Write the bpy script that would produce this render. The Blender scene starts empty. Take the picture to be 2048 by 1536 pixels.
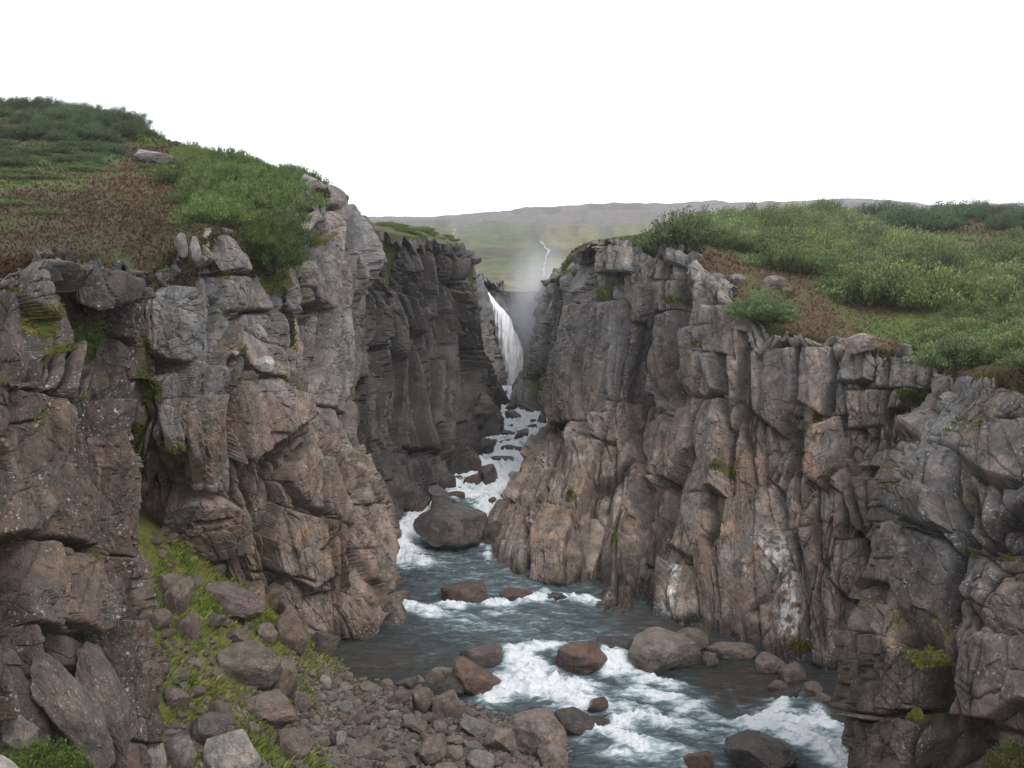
import bpy, bmesh, math, random
import numpy as np
from mathutils import Vector, Matrix
from mathutils.bvhtree import BVHTree

S = bpy.context.scene
C = S.collection

# ------------------------------------------------------------------ camera, sky, light
CAM = np.array([0.0, 0.0, 10.0]); F = 2000.0
PITCH = math.atan(168 / F)
cd = bpy.data.cameras.new('camera'); cam = bpy.data.objects.new('camera', cd); C.objects.link(cam)
cam.location = CAM; cam.rotation_euler = (math.pi / 2 - PITCH, 0, 0)
cd.sensor_width = 36; cd.lens = 36 * F / 2048; cd.clip_end = 6000; cd.clip_start = 0.1
S.camera = cam

W = bpy.data.worlds.new('World'); S.world = W; W.use_nodes = True
nt = W.node_tree; nt.nodes.clear()
sky = nt.nodes.new('ShaderNodeTexSky'); sky.sky_type = 'NISHITA'; sky.sun_disc = False
sky.sun_elevation = math.radians(48); sky.sun_rotation = math.radians(142); sky.dust_density = 4.0; sky.air_density = 1.0
hs = nt.nodes.new('ShaderNodeHueSaturation'); hs.inputs['Saturation'].default_value = 0.30
mx = nt.nodes.new('ShaderNodeMix'); mx.data_type = 'RGBA'; mx.inputs[0].default_value = 0.80
mx.inputs[7].default_value = (19.5, 19.8, 20.6, 1)          # the even cloud deck
bg = nt.nodes.new('ShaderNodeBackground'); bg.inputs[1].default_value = 0.10
ow = nt.nodes.new('ShaderNodeOutputWorld')
nt.links.new(sky.outputs[0], hs.inputs['Color']); nt.links.new(hs.outputs[0], mx.inputs[6])
nt.links.new(mx.outputs[2], bg.inputs[0]); nt.links.new(bg.outputs[0], ow.inputs[0])
sl = bpy.data.lights.new('sun', 'SUN'); sl.energy = 1.5; sl.angle = math.radians(14); sl.color = (1, .97, .93)
so = bpy.data.objects.new('sun', sl); C.objects.link(so)
so.rotation_euler = (math.radians(42), 0, math.radians(38))
S.view_settings.view_transform = 'Standard'; S.view_settings.look = 'None'
S.view_settings.exposure = 0.0; S.view_settings.gamma = 1.0
try:
    S.view_settings.use_curve_mapping = False
except Exception:
    pass
S.cycles.use_denoising = True
S.cycles.max_bounces = 6; S.cycles.diffuse_bounces = 3; S.cycles.glossy_bounces = 2
S.cycles.transmission_bounces = 2; S.cycles.volume_bounces = 1; S.cycles.transparent_max_bounces = 6
S.cycles.volume_step_rate = 2.0; S.cycles.volume_max_steps = 128

# ------------------------------------------------------------------ maths helpers
cp, sp = math.cos(PITCH), math.sin(PITCH)
def ray(px, py):
    a = (np.asarray(px, float) - 1024) / F; b = -(np.asarray(py, float) - 768) / F
    return np.stack([a, cp + b * sp, b * cp - sp], -1)
def at(px, py, Y):
    d = ray(px, py)
    return CAM + d * (np.asarray(Y, float) / d[..., 1])[..., None]
def proj(P):
    P = np.asarray(P, float) - CAM
    fw = P[..., 1] * cp - P[..., 2] * sp; up = P[..., 1] * sp + P[..., 2] * cp
    fw = np.maximum(fw, .01)
    return np.stack([1024 + F * P[..., 0] / fw, 768 - F * up / fw], -1)

def h3(i, j, k, seed):
    n = (i.astype(np.int64) * 374761393 + j.astype(np.int64) * 668265263 + k.astype(np.int64) * 2147483647 + seed * 974634777) & 0xffffffff
    n = ((n ^ (n >> 13)) * 1274126177) & 0xffffffff
    n = ((n ^ (n >> 16)) * 2246822519) & 0xffffffff
    return ((n ^ (n >> 15)) & 0xffffff) / float(0xffffff)
def vnoise(P, seed=0):
    i = np.floor(P); f = P - i; f = f * f * (3 - 2 * f); i = i.astype(np.int64)
    r = 0
    for a in (0, 1):
        wa = f[..., 0] if a else 1 - f[..., 0]
        for b in (0, 1):
            wb = f[..., 1] if b else 1 - f[..., 1]
            for c in (0, 1):
                wc = f[..., 2] if c else 1 - f[..., 2]
                r = r + wa * wb * wc * h3(i[..., 0] + a, i[..., 1] + b, i[..., 2] + c, seed)
    return r * 2 - 1
def fbm(P, sc, octv=4, seed=0, gain=.5):
    P = np.asarray(P, float) / np.asarray(sc, float); r = 0; a = 1; t = 0
    for o in range(octv):
        r = r + a * vnoise(P + 17.3 * o, seed + o); t += a; a *= gain; P = P * 2.03
    return r / t
def ridge(P, sc, octv=3, seed=0):
    P = np.asarray(P, float) / np.asarray(sc, float); r = 0; a = 1; t = 0
    for o in range(octv):
        r = r + a * (1 - np.abs(vnoise(P + 9.1 * o, seed + o)) * 2.2); t += a; a *= .5; P = P * 2.1
    return r / t
def sstep(a, b, x):
    t = np.clip((x - a) / (b - a), 0, 1); return t * t * (3 - 2 * t)

def pchip(x, y, xq):
    x = np.asarray(x, float); y = np.asarray(y, float)
    sh = (-1,) + (1,) * (y.ndim - 1)
    hh = np.diff(x).reshape(sh); d = np.diff(y, axis=0) / hh
    m = np.zeros_like(y)
    if len(x) > 2:
        with np.errstate(all='ignore'):
            hm = 2 * d[:-1] * d[1:] / (d[:-1] + d[1:])
        m[1:-1] = np.where(d[:-1] * d[1:] > 0, np.nan_to_num(hm), 0)
    m[0] = d[0]; m[-1] = d[-1]
    k = np.clip(np.searchsorted(x, xq, side='right') - 1, 0, len(x) - 2)
    H = (x[k + 1] - x[k]).reshape(sh); t = ((xq - x[k]) / (x[k + 1] - x[k])).reshape(sh)
    return ((1 + 2 * t) * (1 - t) ** 2 * y[k] + t * (1 - t) ** 2 * H * m[k] + t * t * (3 - 2 * t) * y[k + 1] + t * t * (t - 1) * H * m[k + 1])

def loft(rows, step, maxw=None, extra=None):
    """rows: list of rows of (px,py,Y); returns dense world grid (R,C,3)"""
    A = np.array(rows, float); P = at(A[..., 0], A[..., 1], A[..., 2])
    if extra is not None: P = extra(P)
    pix = proj(P)
    def par(ax):
        d = np.linalg.norm(np.diff(pix, axis=ax), axis=-1).mean(axis=1 - ax) / step
        if maxw:
            dw = np.linalg.norm(np.diff(P, axis=ax), axis=-1).mean(axis=1 - ax) / maxw
            d = np.maximum(np.minimum(dw, 4000), 3) * (d < 0) + np.maximum(d, np.minimum(dw, 60))
        d = np.clip(d, 4, 1500)
        return np.concatenate([[0], np.cumsum(d)])
    v = par(0); u = par(1)
    G = pchip(v, P, np.linspace(0, v[-1], int(v[-1]) + 1))
    G = np.swapaxes(pchip(u, np.swapaxes(G, 0, 1), np.linspace(0, u[-1], int(u[-1]) + 1)), 0, 1)
    return G

def gnormal(G):
    du = np.gradient(G, axis=1); dv = np.gradient(G, axis=0)
    n = np.cross(du, dv); n /= np.linalg.norm(n, axis=-1, keepdims=True) + 1e-9
    return n

def gfaces(R, Cn):
    idx = np.arange(R * Cn).reshape(R, Cn)
    return np.stack([idx[:-1, :-1], idx[1:, :-1], idx[1:, 1:], idx[:-1, 1:]], -1).reshape(-1, 4)

def mesh_np(name, V, Fc, cols=None, smooth=True, mats=(), extra=None):
    me = bpy.data.meshes.new(name)
    V = np.ascontiguousarray(V, dtype=np.float32); Fc = np.ascontiguousarray(Fc, dtype=np.int32)
    k = Fc.shape[1]
    me.vertices.add(len(V)); me.vertices.foreach_set('co', V.ravel())
    me.loops.add(Fc.size); me.loops.foreach_set('vertex_index', Fc.ravel())
    me.polygons.add(len(Fc)); me.polygons.foreach_set('loop_start', np.arange(0, Fc.size, k, dtype=np.int32))
    me.polygons.foreach_set('loop_total', np.full(len(Fc), k, dtype=np.int32))
    me.polygons.foreach_set('use_smooth', np.full(len(Fc), smooth, dtype=bool))
    if cols is not None:
        a = me.color_attributes.new('Col', 'FLOAT_COLOR', 'POINT')
        c4 = np.ones((len(V), 4), np.float32); c4[:, :cols.shape[1]] = cols
        a.data.foreach_set('color', c4.ravel())
    for m in mats: me.materials.append(m)
    me.update(calc_edges=True)
    return me
def obj(name, me, parent=None, **props):
    o = bpy.data.objects.new(name, me); C.objects.link(o)
    if parent is not None: o.parent = parent
    for k, v in props.items(): o[k] = v
    return o
def empty(name, **props):
    return obj(name, None, None, **props)

def segdist(X, pts):
    d = np.full(X.shape[:-1], 1e9)
    for a, b in zip(pts[:-1], pts[1:]):
        a = np.array(a, float); b = np.array(b, float); ab = b - a
        t = np.clip(((X - a) @ ab) / (ab @ ab + 1e-9), 0, 1)
        d = np.minimum(d, np.linalg.norm(X - a - t[..., None] * ab, axis=-1))
    return d
def inpoly(X, poly):
    x, y = X[..., 0], X[..., 1]; c = np.zeros(x.shape, bool)
    for (x0, y0), (x1, y1) in zip(poly, poly[1:] + poly[:1]):
        if y0 == y1: continue
        m = ((y0 > y) != (y1 > y)) & (x < (x1 - x0) * (y - y0) / (y1 - y0) + x0)
        c ^= m
    return c
def polysd(X, poly):
    d = segdist(X, poly + poly[:1]); return np.where(inpoly(X, poly), d, -d)

def vor(s, t, sx, sz, seed, p=3.0, jit=.85):
    cs = s / sx; ct = t / sz; i0 = np.floor(cs); j0 = np.floor(ct)
    f1 = np.full(cs.shape, 9.); f2 = f1.copy(); idd = np.zeros(cs.shape, np.int64)
    ps = np.zeros(cs.shape); pt = np.zeros(cs.shape); z = np.zeros(cs.shape)
    for di in (-1, 0, 1):
        for dj in (-1, 0, 1):
            i = i0 + di; j = j0 + dj
            a = i + .5 + (h3(i, j, z, seed) - .5) * jit; b = j + .5 + (h3(i, j, z, seed + 1) - .5) * jit
            d = (np.abs(cs - a) ** p + np.abs(ct - b) ** p) ** (1 / p)
            cl = d < f1
            f2 = np.where(cl, f1, np.minimum(f2, d))
            ii = (i + 5000).astype(np.int64) * 10000 + (j + 5000).astype(np.int64)
            idd = np.where(cl, ii, idd); ps = np.where(cl, a, ps); pt = np.where(cl, b, pt); f1 = np.where(cl, d, f1)
    return f1, f2 - f1, idd, (cs - ps) * sx, (ct - pt) * sz
def hid(idd, k):
    z = np.zeros(idd.shape, np.int64); return h3(idd, z + k, z, 77)

# ------------------------------------------------------------------ materials
def mat(name):
    m = bpy.data.materials.new(name); m.use_nodes = True; n = m.node_tree
    b = n.nodes['Principled BSDF']; return m, n, b
def N(n, t, **kw):
    x = n.nodes.new(t)
    for k, v in kw.items(): setattr(x, k, v)
    return x
def noise(n, scale, detail=5, rough=.6, coord=None, dim=None):
    t = N(n, 'ShaderNodeTexNoise'); t.inputs['Scale'].default_value = scale; t.inputs['Detail'].default_value = detail
    t.inputs['Roughness'].default_value = rough
    if coord is not None: n.links.new(coord, t.inputs['Vector'])
    return t
def ramp(n, src, stops):
    r = N(n, 'ShaderNodeValToRGB'); e = r.color_ramp.elements
    while len(e) < len(stops): e.new(.5)
    for q, (p, c) in zip(e, stops): q.position = p; q.color = (c, c, c, 1) if isinstance(c, (int, float)) else tuple(c) + (1,)
    n.links.new(src, r.inputs[0]); return r
def mixc(n, a, b, fac, mode='MIX'):
    x = N(n, 'ShaderNodeMix'); x.data_type = 'RGBA'; x.blend_type = mode
    for s, i in ((fac, 0), (a, 6), (b, 7)):
        if hasattr(s, 'links'): n.links.new(s, x.inputs[i])
        elif isinstance(s, (int, float)): x.inputs[i].default_value = s
        else: x.inputs[i].default_value = tuple(s) + (1,)
    return x.outputs[2]
def bump(n, b, src, strength=.5, dist=.02, prev=None):
    x = N(n, 'ShaderNodeBump'); x.inputs['Strength'].default_value = strength; x.inputs['Distance'].default_value = dist
    n.links.new(src, x.inputs['Height'])
    if prev is not None: n.links.new(prev, x.inputs['Normal'])
    n.links.new(x.outputs[0], b.inputs['Normal']); return x.outputs[0]

def rock_mat(name, use_attr=True, base=(.2, .17, .15), rough=.85, speck=1.0, wet=False):
    m, n, b = mat(name)
    tc = N(n, 'ShaderNodeTexCoord').outputs['Object']
    if use_attr:
        a = N(n, 'ShaderNodeAttribute'); a.attribute_name = 'Col'; col = a.outputs['Color']
    else:
        oi = N(n, 'ShaderNodeObjectInfo'); col = oi.outputs['Color']
    n1 = noise(n, 2.2, 8, .65, tc); col = mixc(n, col, ramp(n, n1.outputs[0], [(.3, .5), (.7, 1.5)]).outputs[0], 1.0, 'MULTIPLY')
    nq = noise(n, 8, 6, .7, tc); col = mixc(n, col, ramp(n, nq.outputs[0], [(.3, .72), (.7, 1.3)]).outputs[0], 1.0, 'MULTIPLY')
    n2 = noise(n, 28, 4, .7, tc); col = mixc(n, col, ramp(n, n2.outputs[0], [(.3, .7), (.7, 1.32)]).outputs[0], .9, 'MULTIPLY')
    n5 = noise(n, 1.1, 3, .6, tc)
    col = mixc(n, col, mixc(n, col, (1.16, .95, .80), 1.0, 'MULTIPLY'), ramp(n, n5.outputs[0], [(.48, 0), (.62, .55)]).outputs[0])
    if speck:
        n3 = noise(n, 17, 3, .55, tc); n4 = noise(n, 1.3, 3, .6, tc)
        f = N(n, 'ShaderNodeMath', operation='MULTIPLY')
        n.links.new(ramp(n, n3.outputs[0], [(.60, 0), (.66, .8 * speck)]).outputs[0], f.inputs[0])
        n.links.new(ramp(n, n4.outputs[0], [(.45, 0), (.6, 1)]).outputs[0], f.inputs[1])
        col = mixc(n, col, (.42, .41, .38), f.outputs[0])
        n6 = noise(n, 46, 2, .5, tc); col = mixc(n, col, (.36, .33, .31), ramp(n, n6.outputs[0], [(.66, 0), (.72, .6 * speck)]).outputs[0]); n7 = noise(n, 33, 2, .5, tc); col = mixc(n, col, (.03, .027, .025), ramp(n, n7.outputs[0], [(.28, .55), (.36, 0)]).outputs[0])
    n.links.new(col, b.inputs['Base Color'])
    b.inputs['Roughness'].default_value = rough; b.inputs['Specular IOR Level'].default_value = .5 if wet else .3
    wv = N(n, 'ShaderNodeMix'); wv.data_type = 'VECTOR'; nw_ = noise(n, 2.5, 3, .5, tc); wv.inputs[0].default_value = .12; n.links.new(tc, wv.inputs[4]); n.links.new(nw_.outputs[1], wv.inputs[5])
    vo = N(n, 'ShaderNodeTexVoronoi', feature='DISTANCE_TO_EDGE'); vo.inputs['Scale'].default_value = 2.6; n.links.new(wv.outputs[1], vo.inputs['Vector'])
    cr = ramp(n, vo.outputs['Distance'], [(.0, 0), (.035, 1)])
    pz = noise(n, .7, 3, .5, tc); cm = mixc(n, (1, 1, 1), cr.outputs[0], ramp(n, pz.outputs[0], [(.48, 0), (.6, 1)]).outputs[0]); p0 = bump(n, b, cm, .8, .04)
    nb = noise(n, 9, 8, .7, tc); p = bump(n, b, nb.outputs[0], .95, .07, p0)
    nb2 = noise(n, 60, 4, .7, tc); bump(n, b, nb2.outputs[0], .5, .012, p)
    return m
M_cliff = rock_mat('cliff_basalt'); M_dark = rock_mat('dark_wet_basalt', rough=.55, speck=.35, wet=True)
M_rock = rock_mat('boulder_basalt', use_attr=False); M_wet = rock_mat('wet_boulder', use_attr=False, rough=.22, speck=0, wet=True)

def attr_mat(name, rough=.9, scale=14, lo=.6, hi=1.4, spec=.2):
    m, n, b = mat(name); tc = N(n, 'ShaderNodeTexCoord').outputs['Object']
    a = N(n, 'ShaderNodeAttribute'); a.attribute_name = 'Col'
    n1 = noise(n, scale, 6, .7, tc)
    col = mixc(n, a.outputs['Color'], ramp(n, n1.outputs[0], [(.3, lo), (.7, hi)]).outputs[0], 1.0, 'MULTIPLY')
    n.links.new(col, b.inputs['Base Color']); b.inputs['Roughness'].default_value = rough
    b.inputs['Specular IOR Level'].default_value = spec
    bump(n, b, n1.outputs[0], .8, .06); return m
M_soil = attr_mat('heath_soil'); M_far = attr_mat('far_hill_turf', scale=.35)
def leaf_mat(name):
    m, n, b = mat(name); a = N(n, 'ShaderNodeAttribute'); a.attribute_name = 'Col'
    oi = N(n, 'ShaderNodeObjectInfo')
    r = ramp(n, oi.outputs['Random'], [(0, .72), (1, 1.3)])
    col = mixc(n, a.outputs['Color'], r.outputs[0], 1.0, 'MULTIPLY')
    n.links.new(col, b.inputs['Base Color']); b.inputs['Roughness'].default_value = .6
    b.inputs['Specular IOR Level'].default_value = .25
    tr = N(n, 'ShaderNodeBsdfTranslucent'); n.links.new(col, tr.inputs[0])
    ms = N(n, 'ShaderNodeMixShader'); ms.inputs[0].default_value = .3
    n.links.new(b.outputs[0], ms.inputs[1]); n.links.new(tr.outputs[0], ms.inputs[2])
    n.links.new(ms.outputs[0], n.nodes['Material Output'].inputs[0]); return m
M_leaf = leaf_mat('leaves')

def water_mat(name='river_water'):
    m, n, b = mat(name); tc = N(n, 'ShaderNodeTexCoord').outputs['Object']
    a = N(n, 'ShaderNodeAttribute'); a.attribute_name = 'Col'      # R foam, G shallow, B unused
    sepa = N(n, 'ShaderNodeSeparateColor'); n.links.new(a.outputs['Color'], sepa.inputs[0])
    mp = N(n, 'ShaderNodeMapping'); mp.inputs['Rotation'].default_value = (0, 0, math.radians(50)); mp.inputs['Scale'].default_value = (.42, 1.7, 1.0); n.links.new(tc, mp.inputs[0])
    fn = noise(n, 4.5, 8, .74, mp.outputs[0])
    # foam factor = smoothstep of foam attribute + noise
    ad = N(n, 'ShaderNodeMath', operation='MULTIPLY_ADD'); n.links.new(fn.outputs[0], ad.inputs[0]); ad.inputs[1].default_value = 1.5
    n.links.new(sepa.outputs[0], ad.inputs[2])
    ff = ramp(n, ad.outputs[0], [(.98, 0), (1.0, 0)])
    mr = N(n, 'ShaderNodeMapRange'); mr.interpolation_type = 'SMOOTHSTEP'
    n.links.new(ad.outputs[0], mr.inputs[0]); mr.inputs[1].default_value = .95; mr.inputs[2].default_value = 1.5
    fac = mr.outputs[0]; n.nodes.remove(ff)
    ad2 = N(n, 'ShaderNodeMath', operation='MULTIPLY_ADD'); n.links.new(fn.outputs[0], ad2.inputs[0]); ad2.inputs[1].default_value = .9; n.links.new(sepa.outputs[0], ad2.inputs[2])
    m2 = N(n, 'ShaderNodeMapRange'); m2.interpolation_type = 'SMOOTHSTEP'; n.links.new(ad2.outputs[0], m2.inputs[0]); m2.inputs[1].default_value = .42; m2.inputs[2].default_value = 1.05
    deep = mixc(n, (.032, .040, .041), (.050, .040, .028), sepa.outputs[1])
    deep = mixc(n, deep, (.165, .23, .255), m2.outputs[0])
    foamc = mixc(n, (.36, .48, .53), (.80, .84, .87), fac)
    col = mixc(n, deep, foamc, fac)
    n.links.new(col, b.inputs['Base Color'])
    rr = N(n, 'ShaderNodeMapRange'); n.links.new(fac, rr.inputs[0]); rr.inputs[3].default_value = .09; rr.inputs[4].default_value = .7
    n.links.new(rr.outputs[0], b.inputs['Roughness']); b.inputs['IOR'].default_value = 1.33
    nb = noise(n, 6, 6, .62, mp.outputs[0]); p = bump(n, b, nb.outputs[0], .9, .16)
    nb2 = noise(n, 26, 4, .6, mp.outputs[0]); bump(n, b, nb2.outputs[0], .8, .04, p)
    return m
M_water = water_mat()

# ------------------------------------------------------------------ river profile
RY = [10, 15, 21, 23.6, 25.3, 26.0, 26.8, 27.8, 30.3, 31.0, 36, 37, 38.5, 41, 44, 46, 46.5, 49.5, 50, 55, 62, 66.8, 67.6, 71, 80]
RZ = [-.4, -.15, 0, .08, .15, .22, .62, .72, .78, .97, 1.02, 1.1, 1.35, 1.75, 2.05, 2.15, 2.45, 2.5, 2.85, 3.0, 3.3, 3.5, 4.1, 4.15, 4.2]
def river_z(X, Y):
    z = np.interp(Y, RY, RZ)
    return z
def water_at(px, py):
    d = ray(px, py); Y = np.full(np.shape(px), 25.0) if np.ndim(px) else 25.0
    ys = np.linspace(12, 78, 1500)
    P = CAM + d * (ys / d[1])[:, None]
    k = np.argmax((P[:, 2] - np.interp(ys, RY, RZ)) < 0)
    return ys[k] if k else 78.0

# bank heightfield (lower left), thin-plate spline through pixel/height pairs
BK = [(280, 1000, 5.0), (330, 1060, 4.4), (400, 1100, 3.6), (500, 1200, 2.4), (600, 1300, 1.15), (650, 1345, .55), (300, 1200, 3.7), (300, 1300, 3.3),
      (330, 1400, 2.95), (350, 1500, 2.65), (500, 1400, 1.9), (500, 1500, 1.9), (650, 1400, .8), (650, 1500, 1.1), (800, 1380, .25), (800, 1440, .45),
      (800, 1510, .6), (960, 1400, -.1), (960, 1445, .2), (950, 1500, .32), (1060, 1440, -.1), (1120, 1500, .02), (1170, 1536, -.15), (200, 1500, 3.0),
      (0, 1536, 4.6), (100, 1450, 4.0), (260, 900, 6.0), (700, 1340, .1), (900, 1350, -.3), (1250, 1500, -.6), (800, 1300, -.5), (600, 1600, 1.5), (900, 1620, .6), (1100, 1620, .1), (300, 1640, 2.6), (420,1250,2.9), (-200,1500,5.2), (-150,1800,5.0)]
bk = np.array(BK, float); d_ = ray(bk[:, 0], bk[:, 1]); tt = (bk[:, 2] - 10) / d_[:, 2]; bxy = (CAM + d_ * tt[:, None])[:, :2]
def tps_fit(xy, z, lam=.02):
    r = np.linalg.norm(xy[:, None] - xy[None], axis=-1); K = r * r * np.log(r + 1e-9) + lam * np.eye(len(xy)) * 10
    Pm = np.c_[np.ones(len(xy)), xy]; A = np.block([[K, Pm], [Pm.T, np.zeros((3, 3))]])
    return np.linalg.solve(A, np.r_[z, 0, 0, 0])
bw = tps_fit(bxy, bk[:, 2])
def bank_z(x, y):
    x = np.asarray(x, float); y = np.asarray(y, float)
    r = np.hypot(x[..., None] - bxy[:, 0], y[..., None] - bxy[:, 1])
    z = (r * r * np.log(r + 1e-9)) @ bw[:-3] + bw[-3] + bw[-2] * x + bw[-1] * y
    P = np.stack([x, y, 0 * x], -1)
    return z + .10 * fbm(P, 1.1, 4, 5) + .05 * fbm(P, .3, 3, 9)

# ------------------------------------------------------------------ cliffs
GREY = np.array([.168, .156, .146]); BROWN = np.array([.178, .134, .107]); DARK = np.array([.042, .036, .033]); WHITE = np.array([.52, .51, .50])
MOSS = np.array([.075, .082, .018]); SLATE = np.array([.15, .155, .165])
all_bvh = []; MP = []; ROOTS = []
def make_cliff(label, rows, cell, step, cfg):
    top = [(px, py - 1, Y + 2.2) for px, py, Y in rows[0]]
    def ex(P):
        P[0, :, 2] = P[1, :, 2] - .5
        return P
    rows = [top] + rows
    G = loft(rows, step, maxw=.35, extra=ex)
    nrm = gnormal(G)
    v = CAM - G; sg = np.sign((nrm * v).sum(-1).mean()); nrm = nrm * sg
    # smooth normals a bit
    R, Cn = G.shape[:2]
    ds = np.linalg.norm(np.diff(G[..., :2], axis=1), axis=-1).mean(0); s = np.concatenate([[0], np.cumsum(ds)])[None, :].repeat(R, 0)
    t = G[..., 2]; seed = cfg.get('seed', 1)
    P3 = G.copy(); px = proj(G)
    lean = cfg.get('lean', .0)
    s0 = s + lean * t + .14 * fbm(P3, 2.6, 2, seed) + .03 * fbm(P3, .3, 2, seed + 5)
    t0 = t + .22 * fbm(P3, 2.6, 2, seed + 9) + .04 * fbm(P3, .3, 2, seed + 6) + .25 * s * cfg.get('dip', .0)
    cx, cz = cell
    a1 = cfg.get('amp', 1.0)
    f, e1, id1, ls, lt = vor(s0, t0, cx * 1.5, cz * 3.0, seed + 11, 2)
    D = a1 * cx * ((hid(id1, 1) - .5) * .70 + (hid(id1, 2) - .5) * .55 * ls / cx + (hid(id1, 3) - .5) * .14 * lt / cx)
    D -= a1 * .30 * cx * np.exp(-np.abs(e1 / .045))
    # upright prisms: long columns with two flat faces meeting at an arris, broken off at different heights
    sc_ = s0 + .10 * fbm(np.stack([s0, t0, 0 * s0], -1), (4, 9, 1), 2, seed + 130)
    f, ec, idc, lc, lct = vor(sc_, t0, cx * .80, cz * 2.6, seed + 131, 2, .7)
    hw = cx * .40; ar = (hid(idc, 2) - .5) * .9 * hw
    prism = np.where(lc < ar, (lc - ar) / (hw + ar), (ar - lc) / (hw - ar))
    colw = cfg.get('col', 1.0) * (.12 + .88 * sstep(cfg.get('zc', 6.5) - 2.5, cfg.get('zc', 6.5) + 1.0, G[..., 2]))
    D += cx * colw * (.34 * np.maximum(prism, -1.3) + (hid(idc, 1) - .5) * .55) - cx * colw * .12 * np.exp(-np.abs(ec / .03))
    f, e2, id2, ls, lt = vor(s0, t0, cx, cz, seed + 21, 2)
    lowz = 1 + .6 * sstep(7.0, 3.5, G[..., 2])
    D2 = lowz * cx * ((hid(id2, 1) - .5) * .36 + (hid(id2, 2) - .5) * .60 * ls / cx + (hid(id2, 3) - .5) * .34 * lt / cx)
    ck = .25 + .75 * hid(id2, 7)
    D2 -= cx * .24 * ck * np.exp(-np.abs(e2 / .03))
    # each block bevelled into two facets along its own oblique edge
    ob = ls / cx * (hid(id2, 11) - .5) * 2 + lt / cz * (hid(id2, 12) - .5) * 2
    D2 -= cx * .55 * np.maximum(ob - .06, 0)
    w3 = s0 + .03 * fbm(P3, .2, 2, seed + 30) + .25 * t0; q3 = t0 + .06 * fbm(P3, .3, 2, seed + 33) - .2 * s0
    f, e3, id3, ls3, lt3 = vor(w3, q3, cx * .40, cz * .42, seed + 41, 2)
    D3 = cx * ((hid(id3, 1) - .5) * .10 + (hid(id3, 2) - .5) * .24 * ls3 / cx + (hid(id3, 3) - .5) * .24 * lt3 / cx)
    act = sstep(.45, .7, hid(id2, 9)) * .85 + .15
    D3 = D3 * (.4 + act) - cx * .075 * np.exp(-np.abs(e3 / .035)) * act
    f, e4, id4, ls4, lt4 = vor(w3 * 1.0 + .3 * q3, q3, cx * .16, cz * .15, seed + 51, 2)
    D4 = cx * ((hid(id4, 1) - .5) * .035 + (hid(id4, 2) - .5) * .24 * ls4 / cx + (hid(id4, 3) - .5) * .24 * lt4 / cx) * sstep(-.2, .4, fbm(P3, 1.3, 2, seed + 52))
    f, e5, id5, l5, m5 = vor(s0 - .12 * t0 + .04 * fbm(P3, .5, 2, seed + 35), t0 + .35 * s0, cx * .55, cz * 1.3, seed + 45, 2)
    D3 -= cx * .14 * np.exp(-np.abs(e5 / .03)) * sstep(.2, .7, hid(id5, 3))
    f, e6, id6, l6, m6 = vor(s0 * 1.0 + .1 * t0, t0 - .25 * s0 + .05 * fbm(P3, .4, 2, seed + 36), cx * 1.3, cz * .30, seed + 46, 2)
    D3 -= cfg.get('hor', 1) * cx * .09 * np.exp(-np.abs(e6 / .03)) * sstep(.35, .8, hid(id6, 3))
    Dn = .025 * cx * ridge(P3, (.7 * cx, .7 * cx, 1.6 * cx), 3, seed + 60) + .02 * cx * fbm(P3, .22 * cx, 3, seed + 70)
    # hand placed features
    hb = np.zeros(px.shape[:2]); hid_ = np.zeros(px.shape[:2], np.int64); Dh = np.zeros(px.shape[:2]); hn = np.zeros(px.shape[:2])
    warp = px + np.stack([fbm(P3, .5, 3, seed + 80), fbm(P3, .5, 3, seed + 85)], -1) * cfg.get('pw', 5.0) * .45
    for k, (poly, off, tx, ty) in enumerate(cfg.get('blocks', [])):
        pa = np.array(poly, float); bb = (pa.min(0) - 12, pa.max(0) + 12)
        mk = (warp[..., 0] > bb[0][0]) & (warp[..., 0] < bb[1][0]) & (warp[..., 1] > bb[0][1]) & (warp[..., 1] < bb[1][1])
        if not mk.any(): continue
        sd = polysd(warp[mk], [tuple(q) for q in poly]); c = pa.mean(0); sz = (pa.max(0) - pa.min(0)).max()
        ins = sd > 0
        val = off + tx * (warp[mk][:, 0] - c[0]) / sz + ty * (warp[mk][:, 1] - c[1]) / sz
        val -= .16 * np.exp(-np.maximum(sd, 0) / 1.6)
        h0 = Dh[mk]; h0[ins] = val[ins]; Dh[mk] = h0
        q = hb[mk]; q[ins] = 1; hb[mk] = q
        q = hid_[mk]; q[ins] = 900000000 + k; hid_[mk] = q
        q = hn[mk]; q -= .16 * np.exp(-np.abs(sd / 2.0)); hn[mk] = q
    idp = np.where(hb > 0, hid_, id2 * 7 + np.where(hid(id2, 15) > .35, (lc > ar).astype(np.int64), 0)).ravel()
    uq, iv = np.unique(idp, return_inverse=True); ct = np.bincount(iv).astype(float)
    cen = np.stack([np.bincount(iv, G[..., k].ravel()) / ct for k in range(3)], -1); cn = np.stack([np.bincount(iv, nrm[..., k].ravel()) / ct for k in range(3)], -1)
    rsd = np.random.RandomState(seed); cn = cn / np.linalg.norm(cn, axis=1, keepdims=True) + rsd.normal(size=cn.shape) * np.array([.10, .10, .07]); cn /= np.linalg.norm(cn, axis=1, keepdims=True)
    den = np.maximum((nrm.reshape(-1, 3) * cn[iv]).sum(1), .35)
    Df = (((cen[iv] - G.reshape(-1, 3)) * cn[iv]).sum(1) / den).reshape(hb.shape)
    al = sstep(.72, .95, (nrm.reshape(-1, 3) * cn[iv]).sum(1)).reshape(hb.shape)
    Df = np.clip(Df, -.42 * cx, .42 * cx) * .92 * al
    D = D * (1 - .62 * hb) + Df + D2 * (1 - .86 * hb) + D3 * (1 - .35 * hb) + D4 + Dn + Dh + hn
    idf = np.where(hb > 0, hid_, id2)
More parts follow.
